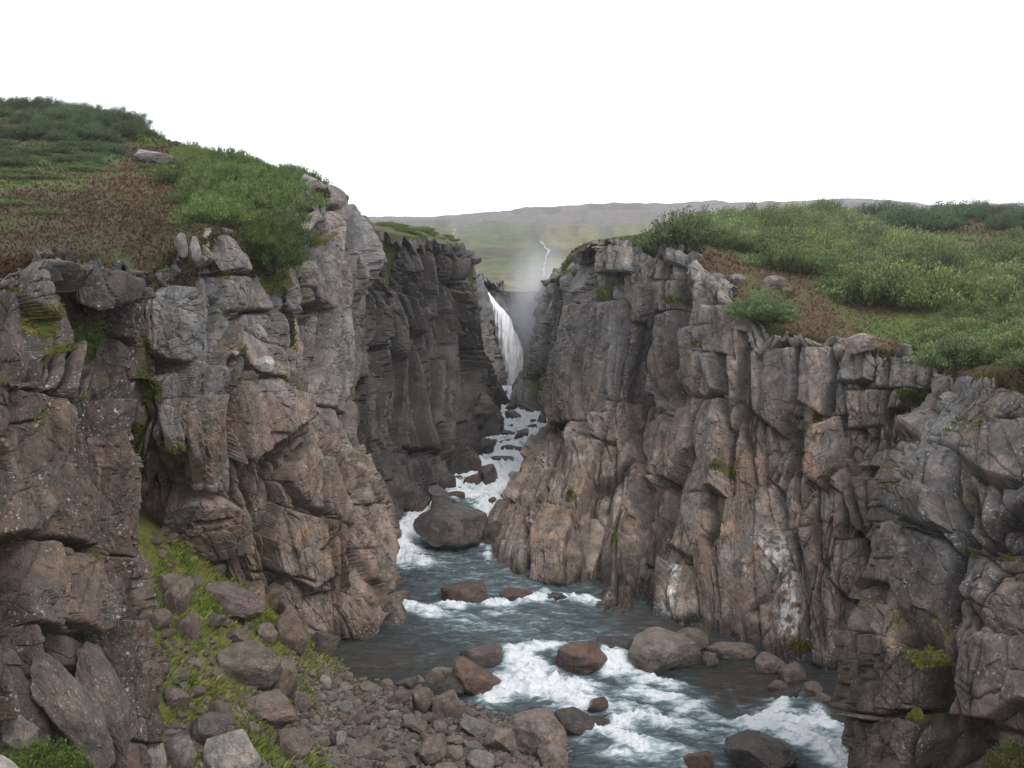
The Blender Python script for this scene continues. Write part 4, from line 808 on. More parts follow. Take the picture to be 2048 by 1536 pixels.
# ------------------------------------------------------------------ base ground, riverbed, bank
bx, by = np.meshgrid(np.linspace(-9.5, 4.5, 300), np.linspace(6, 30, 420)); bz = bank_z(bx, by)
bz = np.where(bx > 1.5, np.minimum(bz, -.05 + .25 * np.exp(-(bx - 1.5))), bz)
PB = np.stack([bx, by, bz], -1); pb = proj(PB)
gm = sstep(-.28, .12, fbm(PB, 1.1, 4, 70) + .5 * sstep(1420, 1300, pb[..., 1]) - .02) * sstep(780, 620, pb[..., 0] + .25 * (pb[..., 1] - 1300))
soil = np.array([.10, .08, .066])[None, None] * (1 + .5 * fbm(PB, .25, 3, 71))[..., None]
colb = soil * (1 - gm[..., None]) + (np.array([.12, .125, .035]) * (1 - .35 * fbm(PB, .5, 3, 75))[..., None]) * gm[..., None]
wetb = sstep(.12, -.02, bz - np.interp(by, RY, RZ))[..., None]; colb = colb * (1 - .5 * wetb)
obj('river_bank', mesh_np('river_bank', PB.reshape(-1, 3), gfaces(*bz.shape), colb.reshape(-1, 3), True, [M_soil]), None, label='sloping bank of soil, moss and stones below the left cliffs', category='river bank', kind='structure')
bank_bvh = grid_bvh(PB)
gx, gy = np.meshgrid(np.linspace(-2500, 2500, 60), np.linspace(-1500, 3500, 60))
PG = np.stack([gx, gy, -3.0 + 0 * gx], -1)
obj('ground', mesh_np('ground', PG.reshape(-1, 3), gfaces(60, 60), np.ones((3600, 3)) * np.array([.08, .07, .05]), True, [M_soil]), None, label='bare ground under the whole valley', category='ground', kind='structure')

# ------------------------------------------------------------------ waterfall and spray
def fall_mesh():
    keys = [(584, 966, 977, 71.6), (600, 972, 990, 71.0), (625, 982, 1012, 70.4), (655, 989, 1028, 70.0), (700, 997, 1045, 69.6), (745, 1006, 1052, 69.3), (790, 1004, 1060, 69.0)]
    k = np.array(keys, float); py = np.linspace(584, 792, 220)
    l = pchip(k[:, 0], k[:, 1], py); r = pchip(k[:, 0], k[:, 2], py); yy = pchip(k[:, 0], k[:, 3], py)
    uu = np.linspace(0, 1, 60)[None]
    x = l[:, None] + (r - l)[:, None] * uu; yv = py[:, None].repeat(60, 1)
    ed = np.minimum(uu, 1 - uu) * 2
    edge = np.stack([uu.repeat(220, 0) * 3, yv / 16, 0 * x], -1)
    x = x + (1 - ed) * 3.5 * fbm(edge, 1, 3, 5) * np.where(uu < .5, 1, 1)
    Yd = yy[:, None] - .9 * np.sqrt(np.clip(1 - (2 * uu - 1) ** 2, 0, 1)) - .25 * fbm(np.stack([x / 3.5, yv / 45, 0 * x], -1), 1, 4, 9) - .10 * fbm(np.stack([x / 1.5, yv / 10, 0 * x], -1), 1, 3, 12)
    return at(x, yv, Yd)
VF = fall_mesh()
m, n_, b_ = mat('waterfall'); tc = N(n_, 'ShaderNodeTexCoord').outputs['Object']; mp = N(n_, 'ShaderNodeMapping'); mp.inputs['Scale'].default_value = (4, 4, .45); n_.links.new(tc, mp.inputs[0])
q = noise(n_, 1.6, 6, .7, mp.outputs[0]); n_.links.new(ramp(n_, q.outputs[0], [(.2, (.78, .81, .84)), (.4, (.97, .97, .98))]).outputs[0], b_.inputs['Base Color']); b_.inputs['Roughness'].default_value = .5
bump(n_, b_, q.outputs[0], .8, .2)
obj('waterfall', mesh_np('waterfall', VF.reshape(-1, 3), gfaces(*VF.shape[:2]), None, True, [m]), None, label='tall white waterfall plunging into the narrow end of the gorge', category='waterfall', kind='structure')
# the small step-fall in the slot below the plunge pool
x_, z_ = np.meshgrid(np.linspace(-.75, 1.15, 30), np.linspace(3.35, 4.25, 24))
VS = np.stack([x_ * (1 - .15 * (z_ - 3.4)), 67.2 - .35 * np.sqrt(np.clip(4.25 - z_, 0, 1)) + .06 * fbm(np.stack([x_, x_, z_ * .2], -1), .2, 3, 2), z_], -1)
obj('step_fall', mesh_np('step_fall', VS.reshape(-1, 3), gfaces(24, 30), None, True, [m]), None, label='small white step in the water at the foot of the tall waterfall', category='cascade', kind='structure')

def volume_box(name, label, cat, lo, hi, dens, col, noise_scale=None):
    bm = bmesh.new(); bmesh.ops.create_cube(bm, size=1)
    for v in bm.verts: v.co = Vector([lo[i] + (v.co[i] + .5) * (hi[i] - lo[i]) for i in range(3)])
    me = bpy.data.meshes.new(name); bm.to_mesh(me); bm.free()
    m = bpy.data.materials.new(name + '_air'); m.use_nodes = True; n = m.node_tree; n.nodes.clear()
    o_ = N(n, 'ShaderNodeOutputMaterial'); v = N(n, 'ShaderNodeVolumePrincipled'); v.inputs['Color'].default_value = col + (1,); v.inputs['Density'].default_value = dens
    v.inputs['Anisotropy'].default_value = .2
    n.links.new(v.outputs[0], o_.inputs['Volume'])
    me.materials.append(m); o = obj(name, me, None, label=label, category=cat, kind='stuff'); return o, n, v
hz, n_, v_ = volume_box('haze', 'thin pale haze filling the whole valley', 'haze', (-3200, -1600, -4.2), (3200, 1300, 112),   .00042, (.90, .95, 1.0))
# spray plume: soft density inside an ellipsoid beside the fall
bm = bmesh.new(); bmesh.ops.create_icosphere(bm, subdivisions=3, radius=1)
me = bpy.data.meshes.new('spray_mist'); bm.to_mesh(me); bm.free()
sp_ = obj('spray_mist', me, None, label='drifting spray mist rising from the plunge pool beside the waterfall', category='mist', kind='stuff')
sp_.location = (2.1, 70.5, 8.8); sp_.scale = (3.6, 4.2, 6.6)
m = bpy.data.materials.new('spray_air'); m.use_nodes = True; n_ = m.node_tree; n_.nodes.clear(); me.materials.append(m)
o_ = N(n_, 'ShaderNodeOutputMaterial'); v_ = N(n_, 'ShaderNodeVolumePrincipled'); v_.inputs['Color'].default_value = (.95, .96, 1, 1); v_.inputs['Anisotropy'].default_value = .2
tc = N(n_, 'ShaderNodeTexCoord'); ln = N(n_, 'ShaderNodeVectorMath', operation='LENGTH'); n_.links.new(tc.outputs['Object'], ln.inputs[0])
mr = N(n_, 'ShaderNodeMapRange'); mr.interpolation_type = 'SMOOTHSTEP'; n_.links.new(ln.outputs['Value'], mr.inputs[0]); mr.inputs[1].default_value = 1.0; mr.inputs[2].default_value = .1; mr.inputs[3].default_value = 0; mr.inputs[4].default_value = .55
nn = noise(n_, 1.7, 3, .6, tc.outputs['Object']); mu = N(n_, 'ShaderNodeMath', operation='MULTIPLY'); n_.links.new(mr.outputs[0], mu.inputs[0]); n_.links.new(ramp(n_, nn.outputs[0], [(.32, .15), (.66, 1)]).outputs[0], mu.inputs[1])
n_.links.new(mu.outputs[0], v_.inputs['Density']); n_.links.new(v_.outputs[0], o_.inputs['Volume'])

# ------------------------------------------------------------------ boulders and stones
ICO = {}
for sd in (3, 4, 5):
    bm = bmesh.new(); bmesh.ops.create_icosphere(bm, subdivisions=sd, radius=1)
    ICO[sd] = (np.array([v.co[:] for v in bm.verts]), np.array([[v.index for v in f.verts] for f in bm.faces])); bm.free()
def rock_geo(seed, sd=3, cuts=13, rough=.08, flat=1.0, boxy=.5):
    r = np.random.RandomState(seed); V, Fc = ICO[sd]; V = V.copy()
    V = V / (np.abs(V) ** (2 + 3 * boxy)).sum(-1, keepdims=True) ** (1 / (2 + 3 * boxy))
    for k in range(cuts):
        nv = r.normal(size=3); nv /= np.linalg.norm(nv); d = r.uniform(.56, .92)
        q = V @ nv - d; q = np.where(q > 0, q, 0); V = V - q[:, None] * nv * r.uniform(.75, .97)
    V = V * (1 + rough * fbm(V + seed, .7, 3, seed) + rough * .7 * ridge(V + seed, .35, 4, seed + 3) + rough * .35 * fbm(V + seed, .12, 3, seed + 5))[:, None]
    V = (V - (V.max(0) + V.min(0)) / 2) / ((V.max(0) - V.min(0)) / 2)
    return V, Fc
def rock_mesh(seed, m, **k):
    V, Fc = rock_geo(seed, **k); return mesh_np('rock', V, Fc, None, False, [m])
BR = (.165, .132, .110); GR = (.175, .165, .155); PALE = (.30, .28, .26); DK = (.060, .050, .046); WB = (.095, .060, .045); WHT = (.50, .49, .47)
ROCKS = [ # px, base py, w, h, depth ratio, roll, colour, wet, on(w/b), label, name
 (897, 1106, 158, 84, .8, 2, DK, 1, 'w', 'biggest dark rounded boulder standing in mid river below the cascade', 'boulder'),
 (893, 1040, 78, 44, .9, -4, DK, 1, 'w', 'dark wet boulder peeping over the biggest mid-river boulder', 'boulder'),
 (988, 1092, 62, 52, .9, 0, DK, 1, 'w', 'dark boulder wedged between the biggest boulder and the right cliff', 'boulder'),
 (928, 1212, 102, 40, .7, 2, WB, 1, 'w', 'long reddish wet boulder with water slipping over its left end', 'boulder'),
 (1032, 1204, 70, 22, .7, 0, WB, 1, 'w', 'low reddish wet rock just right of the long reddish boulder', 'boulder'),
 (1112, 1204, 46, 16, .8, 0, DK, 1, 'w', 'low dark rock at the foot of the right cliff, water spilling round it', 'boulder'),
 (1165, 1350, 112, 62, .8, -8, WB, 1, 'w', 'domed wet boulder between the two white chutes', 'boulder'),
 (1335, 1350, 158, 76, .75, 6, (.165, .135, .122), 0, 'w', 'large pinkish angular boulder right of the white chutes', 'boulder'),
 (1245, 1308, 110, 30, .4, 0, DK, 1, 'w', 'dark wet ledge behind the chute, left of the pinkish boulder', 'rock_ledge'),
 (1197, 1432, 46, 36, .9, -10, WB, 1, 'w', 'small brown rock poking out of the foaming rapids', 'boulder'),
 (1200, 1462, 50, 22, .9, 0, DK, 1, 'w', 'low dark rock under the small brown one in the rapids', 'boulder'),
 (1148, 1474, 92, 48, .8, 8, DK, 1, 'w', 'dark speckled wet boulder beside the big pale bank boulder', 'boulder'),
 (1535, 1562, 160, 72, .8, 6, DK, 1, 'w', 'dark domed boulder cut by the bottom edge in the rapids', 'boulder'),
 (1400, 1548, 64, 40, .8, 0, WB, 1, 'w', 'low wet rock left of the domed boulder at the bottom edge', 'boulder'),
 (960, 1342, 96, 42, .7, -4, (.11, .085, .08), 1, 'w', 'smooth wet rock above the white pool, nearest the midstream pool', 'boulder'),
 (952, 1392, 108, 62, .8, 10, WB, 1, 'w', 'brown wet boulder with water sheeting over it beside the stony bar', 'boulder'),
 (900, 1398, 70, 40, .8, 10, DK, 1, 'w', 'dark boulder at the edge of the stony bar with water behind it', 'boulder'),
 (975, 974, 46, 46, .9, 10, DK, 1, 'w', 'steep dark rock with water pouring down behind, below the upper ledge', 'boulder'),
 (1043, 881, 30, 23, .9, 0, WB, 1, 'w', 'small triangular rock alone in the upper river', 'boulder'),
 (1026, 842, 34, 20, .9, 0, DK, 1, 'w', 'flat dark rock leaning on the left wall near the slot', 'boulder'),
 (1022, 824, 28, 18, .9, 0, DK, 1, 'w', 'higher of the two dark rocks by the left wall near the slot', 'boulder'),
 (1085, 852, 22, 20, .9, 20, (.08, .075, .075), 1, 'w', 'grey block against the right wall in the upper river', 'boulder'),
 (1068, 848, 18, 10, .9, 0, DK, 1, 'w', 'small low rock left of the grey block in the upper river', 'boulder'),
 (1064, 858, 20, 9, .9, 0, DK, 1, 'w', 'small dark rock just below the grey block in the upper river', 'boulder'),
 (1020, 857, 16, 8, .9, 0, DK, 1, 'w', 'tiny rock close to the left wall in the upper river', 'boulder'),
 (1014, 872, 36, 10, .9, 6, DK, 1, 'w', 'low dark rock left of the small triangular one', 'boulder'),
 (1012, 888, 30, 9, .9, 0, DK, 1, 'w', 'dark rock just above the upper ledge, left side', 'boulder'),
 (1040, 888, 34, 6, .9, 0, (.1, .09, .085), 1, 'w', 'flat rock on the brink of the upper ledge', 'boulder'),
 (1028, 908, 54, 17, .5, 0, DK, 1, 'w', 'dark ledge rock under a thin veil of water', 'rock_ledge'),
 (1004, 924, 48, 11, .7, 0, WB, 1, 'w', 'reddish low rocks on the second ledge', 'boulder'),
 (1085, 824, 26, 9, .8, 0, DK, 1, 'w', 'low dark rocks at the foot of the far right wall', 'boulder'),
 (930, 950, 66, 48, .9, 4, (.088, .07, .062), 0, 'w', 'big brown block at the left foot of the dark cliff', 'boulder'),
 (946, 974, 38, 28, .9, 20, WB, 1, 'w', 'triangular reddish rock below the big brown block', 'boulder'),
 (886, 984, 54, 38, .9, 10, DK, 0, 'w', 'dark block between the dark cliff and the cascade', 'boulder'),
 (846, 984, 40, 30, .9, -15, DK, 0, 'w', 'dark tilted slab under the dark cliff, among the left bank rocks', 'boulder'),
 (812, 975, 42, 42, .8, 35, (.10, .09, .088), 0, 'w', 'grey leaning slab under the dark cliff, behind the buttress', 'boulder'),
 (868, 1008, 60, 32, .9, 25, (.085, .082, .085), 1, 'w', 'wet striped rock at the left brink of the cascade', 'boulder'),
 (820, 1030, 74, 64, .9, 30, DK, 0, 'w', 'large black rock pile block left of the white chute', 'boulder'),
 (778, 1052, 60, 60, .9, 10, DK, 0, 'w', 'black block half hidden behind the brown buttress', 'boulder'),
 (912, 1000, 40, 16, .9, 0, WB, 1, 'w', 'low reddish rock at the top of the left chute', 'boulder'),
 (985, 1012, 20, 18, .9, 20, WB, 1, 'w', 'small rounded rock ringed by foam in the right chute', 'boulder'),
 (815, 1078, 14, 8, .9, 0, DK, 1, 'w', 'tiny dark rock alone in the white pool by the buttress', 'boulder'),
 (1545, 1352, 66, 40, .8, 0, BR, 0, 'w', 'brown rounded rock at the foot of the right cliff, first of the bank rocks', 'boulder'),
 (1590, 1372, 60, 44, .8, 10, BR, 0, 'w', 'brown block in the middle of the rocks under the right cliff', 'boulder'),
 (1560, 1388, 44, 26, .8, 0, BR, 0, 'w', 'low brown rock at the water line under the right cliff', 'boulder'),
 (1628, 1395, 44, 26, .8, 10, BR, 0, 'w', 'smaller brown rock nearer the right edge cliff', 'boulder'),
 (1650, 1408, 30, 20, .8, 0, BR, 0, 'w', 'little red-brown rock last in the row before the right edge cliff', 'boulder'),
 (1424, 1334, 34, 26, .8, 10, BR, 0, 'w', 'small rock touching the right side of the pinkish boulder', 'boulder'),
 (1470, 1322, 110, 32, .5, 6, BR, 0, 'w', 'flat brown shelf rock at the foot of the right cliff', 'rock_ledge'),
 (1385, 1298, 74, 38, .5, 10, BR, 0, 'w', 'brown rock shelf behind the pinkish boulder', 'rock_ledge'),
 (1575, 1412, 80, 26, .6, -25, DK, 1, 'w', 'sloping wet slab above the right-hand rapids', 'boulder'),
 (1075, 1516, 132, 88, .75, 14, (.19, .155, .135), 0, 'b', 'largest pale-topped angular boulder at the river edge of the stony bar', 'boulder'),
 (1010, 1508, 84, 44, .8, 14, BR, 0, 'b', 'tan block left of the largest pale-topped boulder', 'boulder'),
 (1105, 1545, 68, 50, .8, 20, (.19, .155, .135), 0, 'b', 'tan block in front of the largest pale-topped boulder', 'boulder'),
 (862, 1536, 60, 60, .8, 10, BR, 0, 'b', 'upright brown block at the bottom of the stony bar', 'boulder'),
 (955, 1476, 78, 30, .8, 8, GR, 0, 'b', 'flat grey slab on the stony bar above the tan block', 'boulder'),
 (878, 1378, 64, 40, .8, -8, BR, 0, 'b', 'brown wedge-shaped stone at the top of the stony bar', 'boulder'),
 (845, 1428, 50, 48, .8, 10, BR, 0, 'b', 'squarish brown stone in the middle of the stony bar', 'boulder'),
 (895, 1438, 66, 50, .8, -12, BR, 0, 'b', 'lumpy brown stone right of the squarish one', 'boulder'),
 (800, 1412, 46, 26, .9, 0, BR, 0, 'b', 'low oval stone left of the squarish one', 'boulder'),
 (826, 1466, 52, 24, .9, 14, BR, 0, 'b', 'slanting narrow stone below the squarish one', 'boulder'),
 (525, 1446, 132, 46, .7, 17, BR, 0, 'b', 'long smooth brown slab lying in bright grass', 'boulder'),
 (492, 1374, 136, 78, .8, 6, (.12, .10, .085), 0, 'b', 'broad rounded boulder with a grass tussock on its front', 'boulder'),
 (350, 1360, 48, 22, .8, 10, BR, 0, 'b', 'small flat oval stone in the grass beside the upright column', 'boulder'),
 (432, 1364, 36, 20, .8, 6, BR, 0, 'b', 'small reddish stone in the grass in front of the broad boulder', 'boulder'),
 (455, 1230, 140, 52, .7, 14, (.135, .105, .095), 0, 'b', 'long reddish slab with a white right end on the mossy slope', 'boulder'),
 (548, 1222, 60, 56, .8, 50, (.17, .122, .09), 0, 'b', 'tilted tan slab leaning at the foot of the buttress', 'boulder'),
 (578, 1300, 76, 74, .8, 20, (.18, .128, .105), 0, 'b', 'smooth tan block at the foot of the buttress by the water', 'boulder'),
 (640, 1312, 70, 44, .8, 0, (.10, .08, .068), 0, 'b', 'low rounded rock in the brown water under the buttress', 'boulder'),
 (350, 1230, 50, 70, .8, 5, BR, 0, 'b', 'upright brown stone on the mossy slope by the column', 'boulder'),
 (330, 1190, 50, 44, .8, 30, BR, 0, 'b', 'tilted stone above the upright one on the mossy slope', 'boulder'),
 (376, 1280, 42, 52, .8, 0, BR, 0, 'b', 'round-topped stone in the grass below the long reddish slab', 'boulder'),
 (425, 1262, 34, 40, .8, 40, BR, 0, 'b', 'narrow leaning stone right of the round-topped one', 'boulder'),
 (470, 1290, 50, 30, .8, 10, BR, 0, 'b', 'flat stone between the leaning stone and the buttress blocks', 'boulder'),
 (530, 1290, 46, 40, .8, 0, BR, 0, 'b', 'dark cracked stone left of the smooth tan block', 'boulder'),
 (560, 1398, 60, 70, .8, 15, BR, 0, 'b', 'tall brown stone right of the broad rounded boulder', 'boulder'),
 (600, 1420, 42, 36, .8, 0, BR, 0, 'b', 'angular stone between the tall brown stone and the bar', 'boulder'),
 (648, 1376, 28, 24, .8, -20, PALE, 0, 'b', 'small whitish stone at the corner of the brown water', 'boulder'),
 (345, 1420, 60, 34, .8, 20, BR, 0, 'b', 'long narrow stone tucked against the upright column', 'boulder'),
 (435, 1450, 60, 40, .8, 20, BR, 0, 'b', 'brown stone left of the long smooth slab', 'boulder'),
 (420, 1500, 104, 66, .8, 10, (.12, .105, .095), 0, 'b', 'dark boulder behind the pale boulders along the bottom edge', 'boulder'),
 (455, 1568, 116, 100, .8, 0, PALE, 0, 'b', 'pale grey boulder, rightmost of the three along the bottom edge', 'boulder'),
 (350, 1552, 72, 76, .8, 5, (.22, .20, .19), 0, 'b', 'rounded grey boulder, middle of the three along the bottom edge', 'boulder'),
 (280, 1556, 84, 92, .8, -10, PALE, 0, 'b', 'pale angular boulder, leftmost of the three along the bottom edge', 'boulder'),
 (222, 1545, 34, 60, .8, 10, GR, 0, 'b', 'small upright grey stone between the diagonal slab and the pale boulders', 'boulder'),
 (680, 1500, 24, 36, .8, 0, PALE, 0, 'b', 'small pale oval stone on edge beside a black one', 'boulder'),
 (662, 1496, 20, 28, .8, 0, DK, 0, 'b', 'small black stone beside the pale oval one', 'boulder'),
 (630, 1470, 26, 18, .8, 0, PALE, 0, 'b', 'small bluish-white stone in the thin grass', 'boulder'),
 (784, 1442, 26, 20, .8, 0, PALE, 0, 'b', 'small whitish stone in the middle of the bar', 'boulder'),
 (580, 1520, 80, 50, .8, 25, BR, 0, 'b', 'brown stone in patchy grass near the bottom edge', 'boulder'),
]
hand_px = []; hand_lab = []
def foot(px, py, on):
    if on == 'b':
        h = cast(bank_bvh, px, py)
        if h is None or h.y > 40: return at(px, py, WY(px, py))
        return np.array(h)
    return at(px, py, WY(px, py))
for k, (x, by_, w, h, dr, roll, colr, wet, on, label, nm) in enumerate(ROCKS):
    f = foot(x, by_, on); Yd = f[1]; sx = w * Yd / F / 2; sz = h * Yd / F / 1.55; sy = max(sx, sz) * dr
    sd = 5 if w > 90 else (4 if w > 40 else 3)
    me = rock_mesh(300 + k, M_wet if wet else M_rock, sd=sd, cuts=36 if w > 90 else 22, rough=.075, boxy=.6 if wet else .8)
    o = obj(nm, me, None, label=label, category='rock' if nm == 'boulder' else 'rock ledge')
    o.location = (f[0], f[1] + sy * .75, f[2] + sz * .56); o.scale = (sx, sy, sz); o.rotation_euler = (0, math.radians(roll), 0)
    o.color = tuple(c * random.Random(k).uniform(.85, 1.15) for c in colr) + (1,)
    hand_px.append((x, by_ - h / 2, w / 2, h / 2)); hand_lab.append((x, by_, ' '.join(label.split(',')[0].split()[:9])))
# extra rocks that stand elsewhere
def free_rock(x, y, w, h, Yd, colr, label, roll=0, seed=0, dr=.8, wet=0, sd=4, nm='boulder', **kk):
    c = at(x, y, Yd); me = rock_mesh(700 + seed, M_wet if wet else M_rock, sd=sd, cuts=24, rough=.10, **kk)
    o = obj(nm, me, None, label=label, category='rock'); o.location = c
    sx = w * Yd / F / 2; sz = h * Yd / F / 2; o.scale = (sx, max(sx, sz) * dr, sz); o.rotation_euler = (0, math.radians(roll), 0); o.color = colr + (1,); return o
free_rock(528, 727, 42, 32, 25.0, WHT, 'white quartz-streaked block perched on the cliff ledge', 5, 1, sd=4)
free_rock(472, 706, 14, 10, 23.9, WHT, 'little white stone on the ledge left of the white block', 0, 2, sd=3)
free_rock(310, 315, 78, 30, 41.0, (.20, .18, .18), 'flat grey outcrop slab on the heath at the end of the red path', 4, 3, sd=4)
free_rock(300, 272, 40, 16, 51, (.26, .22, .22), 'pinkish rock on the left hill skyline, higher of the two', 10, 4, sd=3)
free_rock(405, 303, 26, 9, 48.5, (.28, .24, .24), 'flat pinkish rock on the left hill skyline, lower of the two', 0, 5, sd=3)
free_rock(625, 372, 60, 36, 33.0, (.22, .20, .19), 'grey rock crowning the left cliff brink', 20, 6, sd=4)
free_rock(664, 402, 62, 60, 33.0, (.19, .175, .168), 'big grey block at the top corner of the left cliff', 15, 7, sd=5, boxy=.8)
free_rock(362, 490, 20, 50, 22.6, (.22, .21, .20), 'pointed pale rock tooth, left one of the pair on the cliff rim', 3, 8, sd=4)
free_rock(388, 500, 22, 56, 23.0, (.25, .24, .23), 'pointed pale rock tooth, right one of the pair on the cliff rim', -6, 9, sd=4)
free_rock(1722, 690, 60, 48, 28.3, (.27, .22, .20), 'smooth pale block on the rim of the right cliff', 10, 10, sd=5)
free_rock(1540, 568, 56, 34, 36.2, (.19, .155, .15), 'rounded pinkish outcrop in the heath above the lone bush', 0, 11, sd=4)
free_rock(1475, 560, 36, 26, 35.6, (.17, .16, .16), 'small grey outcrop left of the pinkish one', 0, 12, sd=4)
free_rock(1328, 473, 36, 12, 46, (.32, .27, .25), 'pale flat rocks at the left end of the willow thicket', 0, 13, sd=3)
free_rock(1574, 584, 28, 18, 35, (.10, .08, .04), 'small round mossy hummock right of the pinkish outcrop', 0, 14, sd=3, nm='hummock')
free_rock(32, 1470, 84, 100, 11.0, (.20, .175, .155), 'rounded boulder at the foot of the near left wall', 5, 15, sd=5, boxy=.2)
free_rock(212, 1400, 56, 250, 12.9, (.105, .086, .076), 'narrow tilted slab behind the long diagonal slab at the near left wall', -24, 19, dr=.6, sd=5, boxy=1.0)
free_rock(140, 1430, 92, 290, 11.9, (.110, .092, .083), 'long diagonal slab leaning against the near left wall', -32, 16, dr=.5, sd=5, boxy=.8)
free_rock(2, 1556, 150, 60, 8.5, (.42, .38, .35), 'pale lichened rock in the bottom left corner', 24, 17, sd=5)
0 and free_rock(955, 490, 26, 0 + 30, 49, (.09, .085, .08), 'dark block at the outer corner of the dark cliff top', 0, 18, sd=4)

# many stones of the bar, the slope and the talus, each an object; meshes shared
protos = [rock_mesh(500 + k, M_rock, sd=3, cuts=22, rough=.05, boxy=.8) for k in range(18)]
rr = random.Random(11); used_labels = set()
def scatter_stones(poly, count, smin, smax, label, group, cols, on='b', nm='stone', overlap=.8):
    xs = [p[0] for p in poly]; ys_ = [p[1] for p in poly]; placed = []; tries = 0
    while len(placed) < count and tries < count * 60:
        tries += 1
        x = rr.uniform(min(xs), max(xs)); y = rr.uniform(min(ys_), max(ys_))
        if not inpoly(np.array([[x, y]]), poly)[0]: continue
        s_ = smin * (smax / smin) ** (rr.random() ** 1.6)
        asp = rr.uniform(.5, .8)
        if any((x - a) ** 2 + ((y - b) * 1.5) ** 2 < ((s_ + c) * .5 * overlap) ** 2 for a, b, c in placed): continue
        if any(abs(x - a) < w + s_ * .2 and abs(y - b) < hh + s_ * .1 for a, b, w, hh in hand_px): continue
        placed.append((x, y, s_))
        f = foot(x, y + s_ * asp * .5, on); Yd = f[1]; r_ = s_ * Yd / F / 2
        o = bpy.data.objects.new(nm, rr.choice(protos)); C.objects.link(o)
        o.scale = (r_, r_ * rr.uniform(.7, 1.1), r_ * asp); o.location = (f[0], f[1] + r_ * .5, f[2] + r_ * asp * .62)
        o.rotation_euler = (rr.uniform(-.25, .25), rr.uniform(-.4, .4), rr.uniform(0, 6.3)); c_ = rr.choice(cols); q = rr.uniform(.75, 1.25)
        o.color = (c_[0] * q, c_[1] * q, c_[2] * q, 1)
        szw = 'tiny' if s_ < 20 else ('small' if s_ < 30 else ('medium' if s_ < 44 else 'large'))
        lum = sum(o.color[:3]) / 3; tn = 'dark' if lum < .10 else ('brown' if lum < .135 else ('greyish' if lum < .165 else 'pale'))
        rt_ = o.scale[1] / o.scale[0]; shp = 'flat ' if asp < .57 else ('blocky ' if asp > .73 else ('narrow ' if rt_ < .8 else ''))
        for near in sorted(hand_lab, key=lambda q: (q[0] - x) ** 2 + (q[1] - y) ** 2)[:4]:
            sd_ = ('left of' if x < near[0] - 8 else ('right of' if x > near[0] + 8 else ('below' if y > near[1] else 'above')))
            core = near[2].split()
            while core[-1] in ('the', 'of', 'a', 'in', 'with', 'at', 'over', 'and', 'by', 'on', 'between', 'behind', 'below', 'right', 'left', 'its', 'lying', 'under', 'near', 'beside', 'among', 'out', 'poking', 'foot', 'cut', 'from', 'just', 'wedged', 'leaning', 'to', 'tucked', 'against', 'top', 'edge'): core.pop()
            lb = ' '.join(f"{szw} {shp}{tn} stone {sd_} the {' '.join(core)}".split()[:16])
            if lb not in used_labels: break
        used_labels.add(lb); o['label'] = lb; o['category'] = 'stone'; o['group'] = group
    return placed
cobc = [BR, BR, (.17, .145, .13), (.15, .11, .095), GR, (.21, .175, .155)]
scatter_stones([(640, 1345), (760, 1350), (860, 1360), (960, 1420), (985, 1450), (1010, 1500), (1140, 1536), (1140, 1560), (620, 1560), (700, 1470)], 250, 17, 66, 'loose brown river stone among many on the stony bar', 'river stones on the stony bar', cobc, overlap=.66)
scatter_stones([(275, 1180), (400, 1200), (560, 1320), (640, 1350), (720, 1470), (640, 1550), (200, 1560), (330, 1400), (320, 1250)], 130, 13, 56, 'loose stone lying in the grass of the left slope', 'stones in the grassy slope', cobc, overlap=.7)
scatter_stones([(300, 1040), (360, 1060), (500, 1200), (560, 1290), (460, 1280), (330, 1180)], 22, 14, 40, 'stone half sunk in moss on the upper gully slope', 'stones in the upper gully', cobc)
scatter_stones([(770, 940), (900, 940), (950, 960), (900, 1000), (800, 1040), (765, 1010)], 26, 12, 34, 'dark jumbled rock under the dark cliff beside the cascade', 'dark rocks under the dark cliff', [DK, DK, (.09, .08, .078)], on='w', nm='rock')
scatter_stones([(1500, 1330), (1620, 1360), (1700, 1400), (1690, 1425), (1600, 1400), (1500, 1350)], 18, 12, 32, 'small brown rock at the water edge under the right cliff', 'small rocks under the right cliff', [BR, WB], on='w', nm='rock')
scatter_stones([(965, 870), (1000, 860), (1020, 870), (1010, 890), (975, 900)], 9, 8, 16, 'small dark stone along the left wall of the upper river', 'stones along the upper left wall', [DK], on='w', nm='rock')
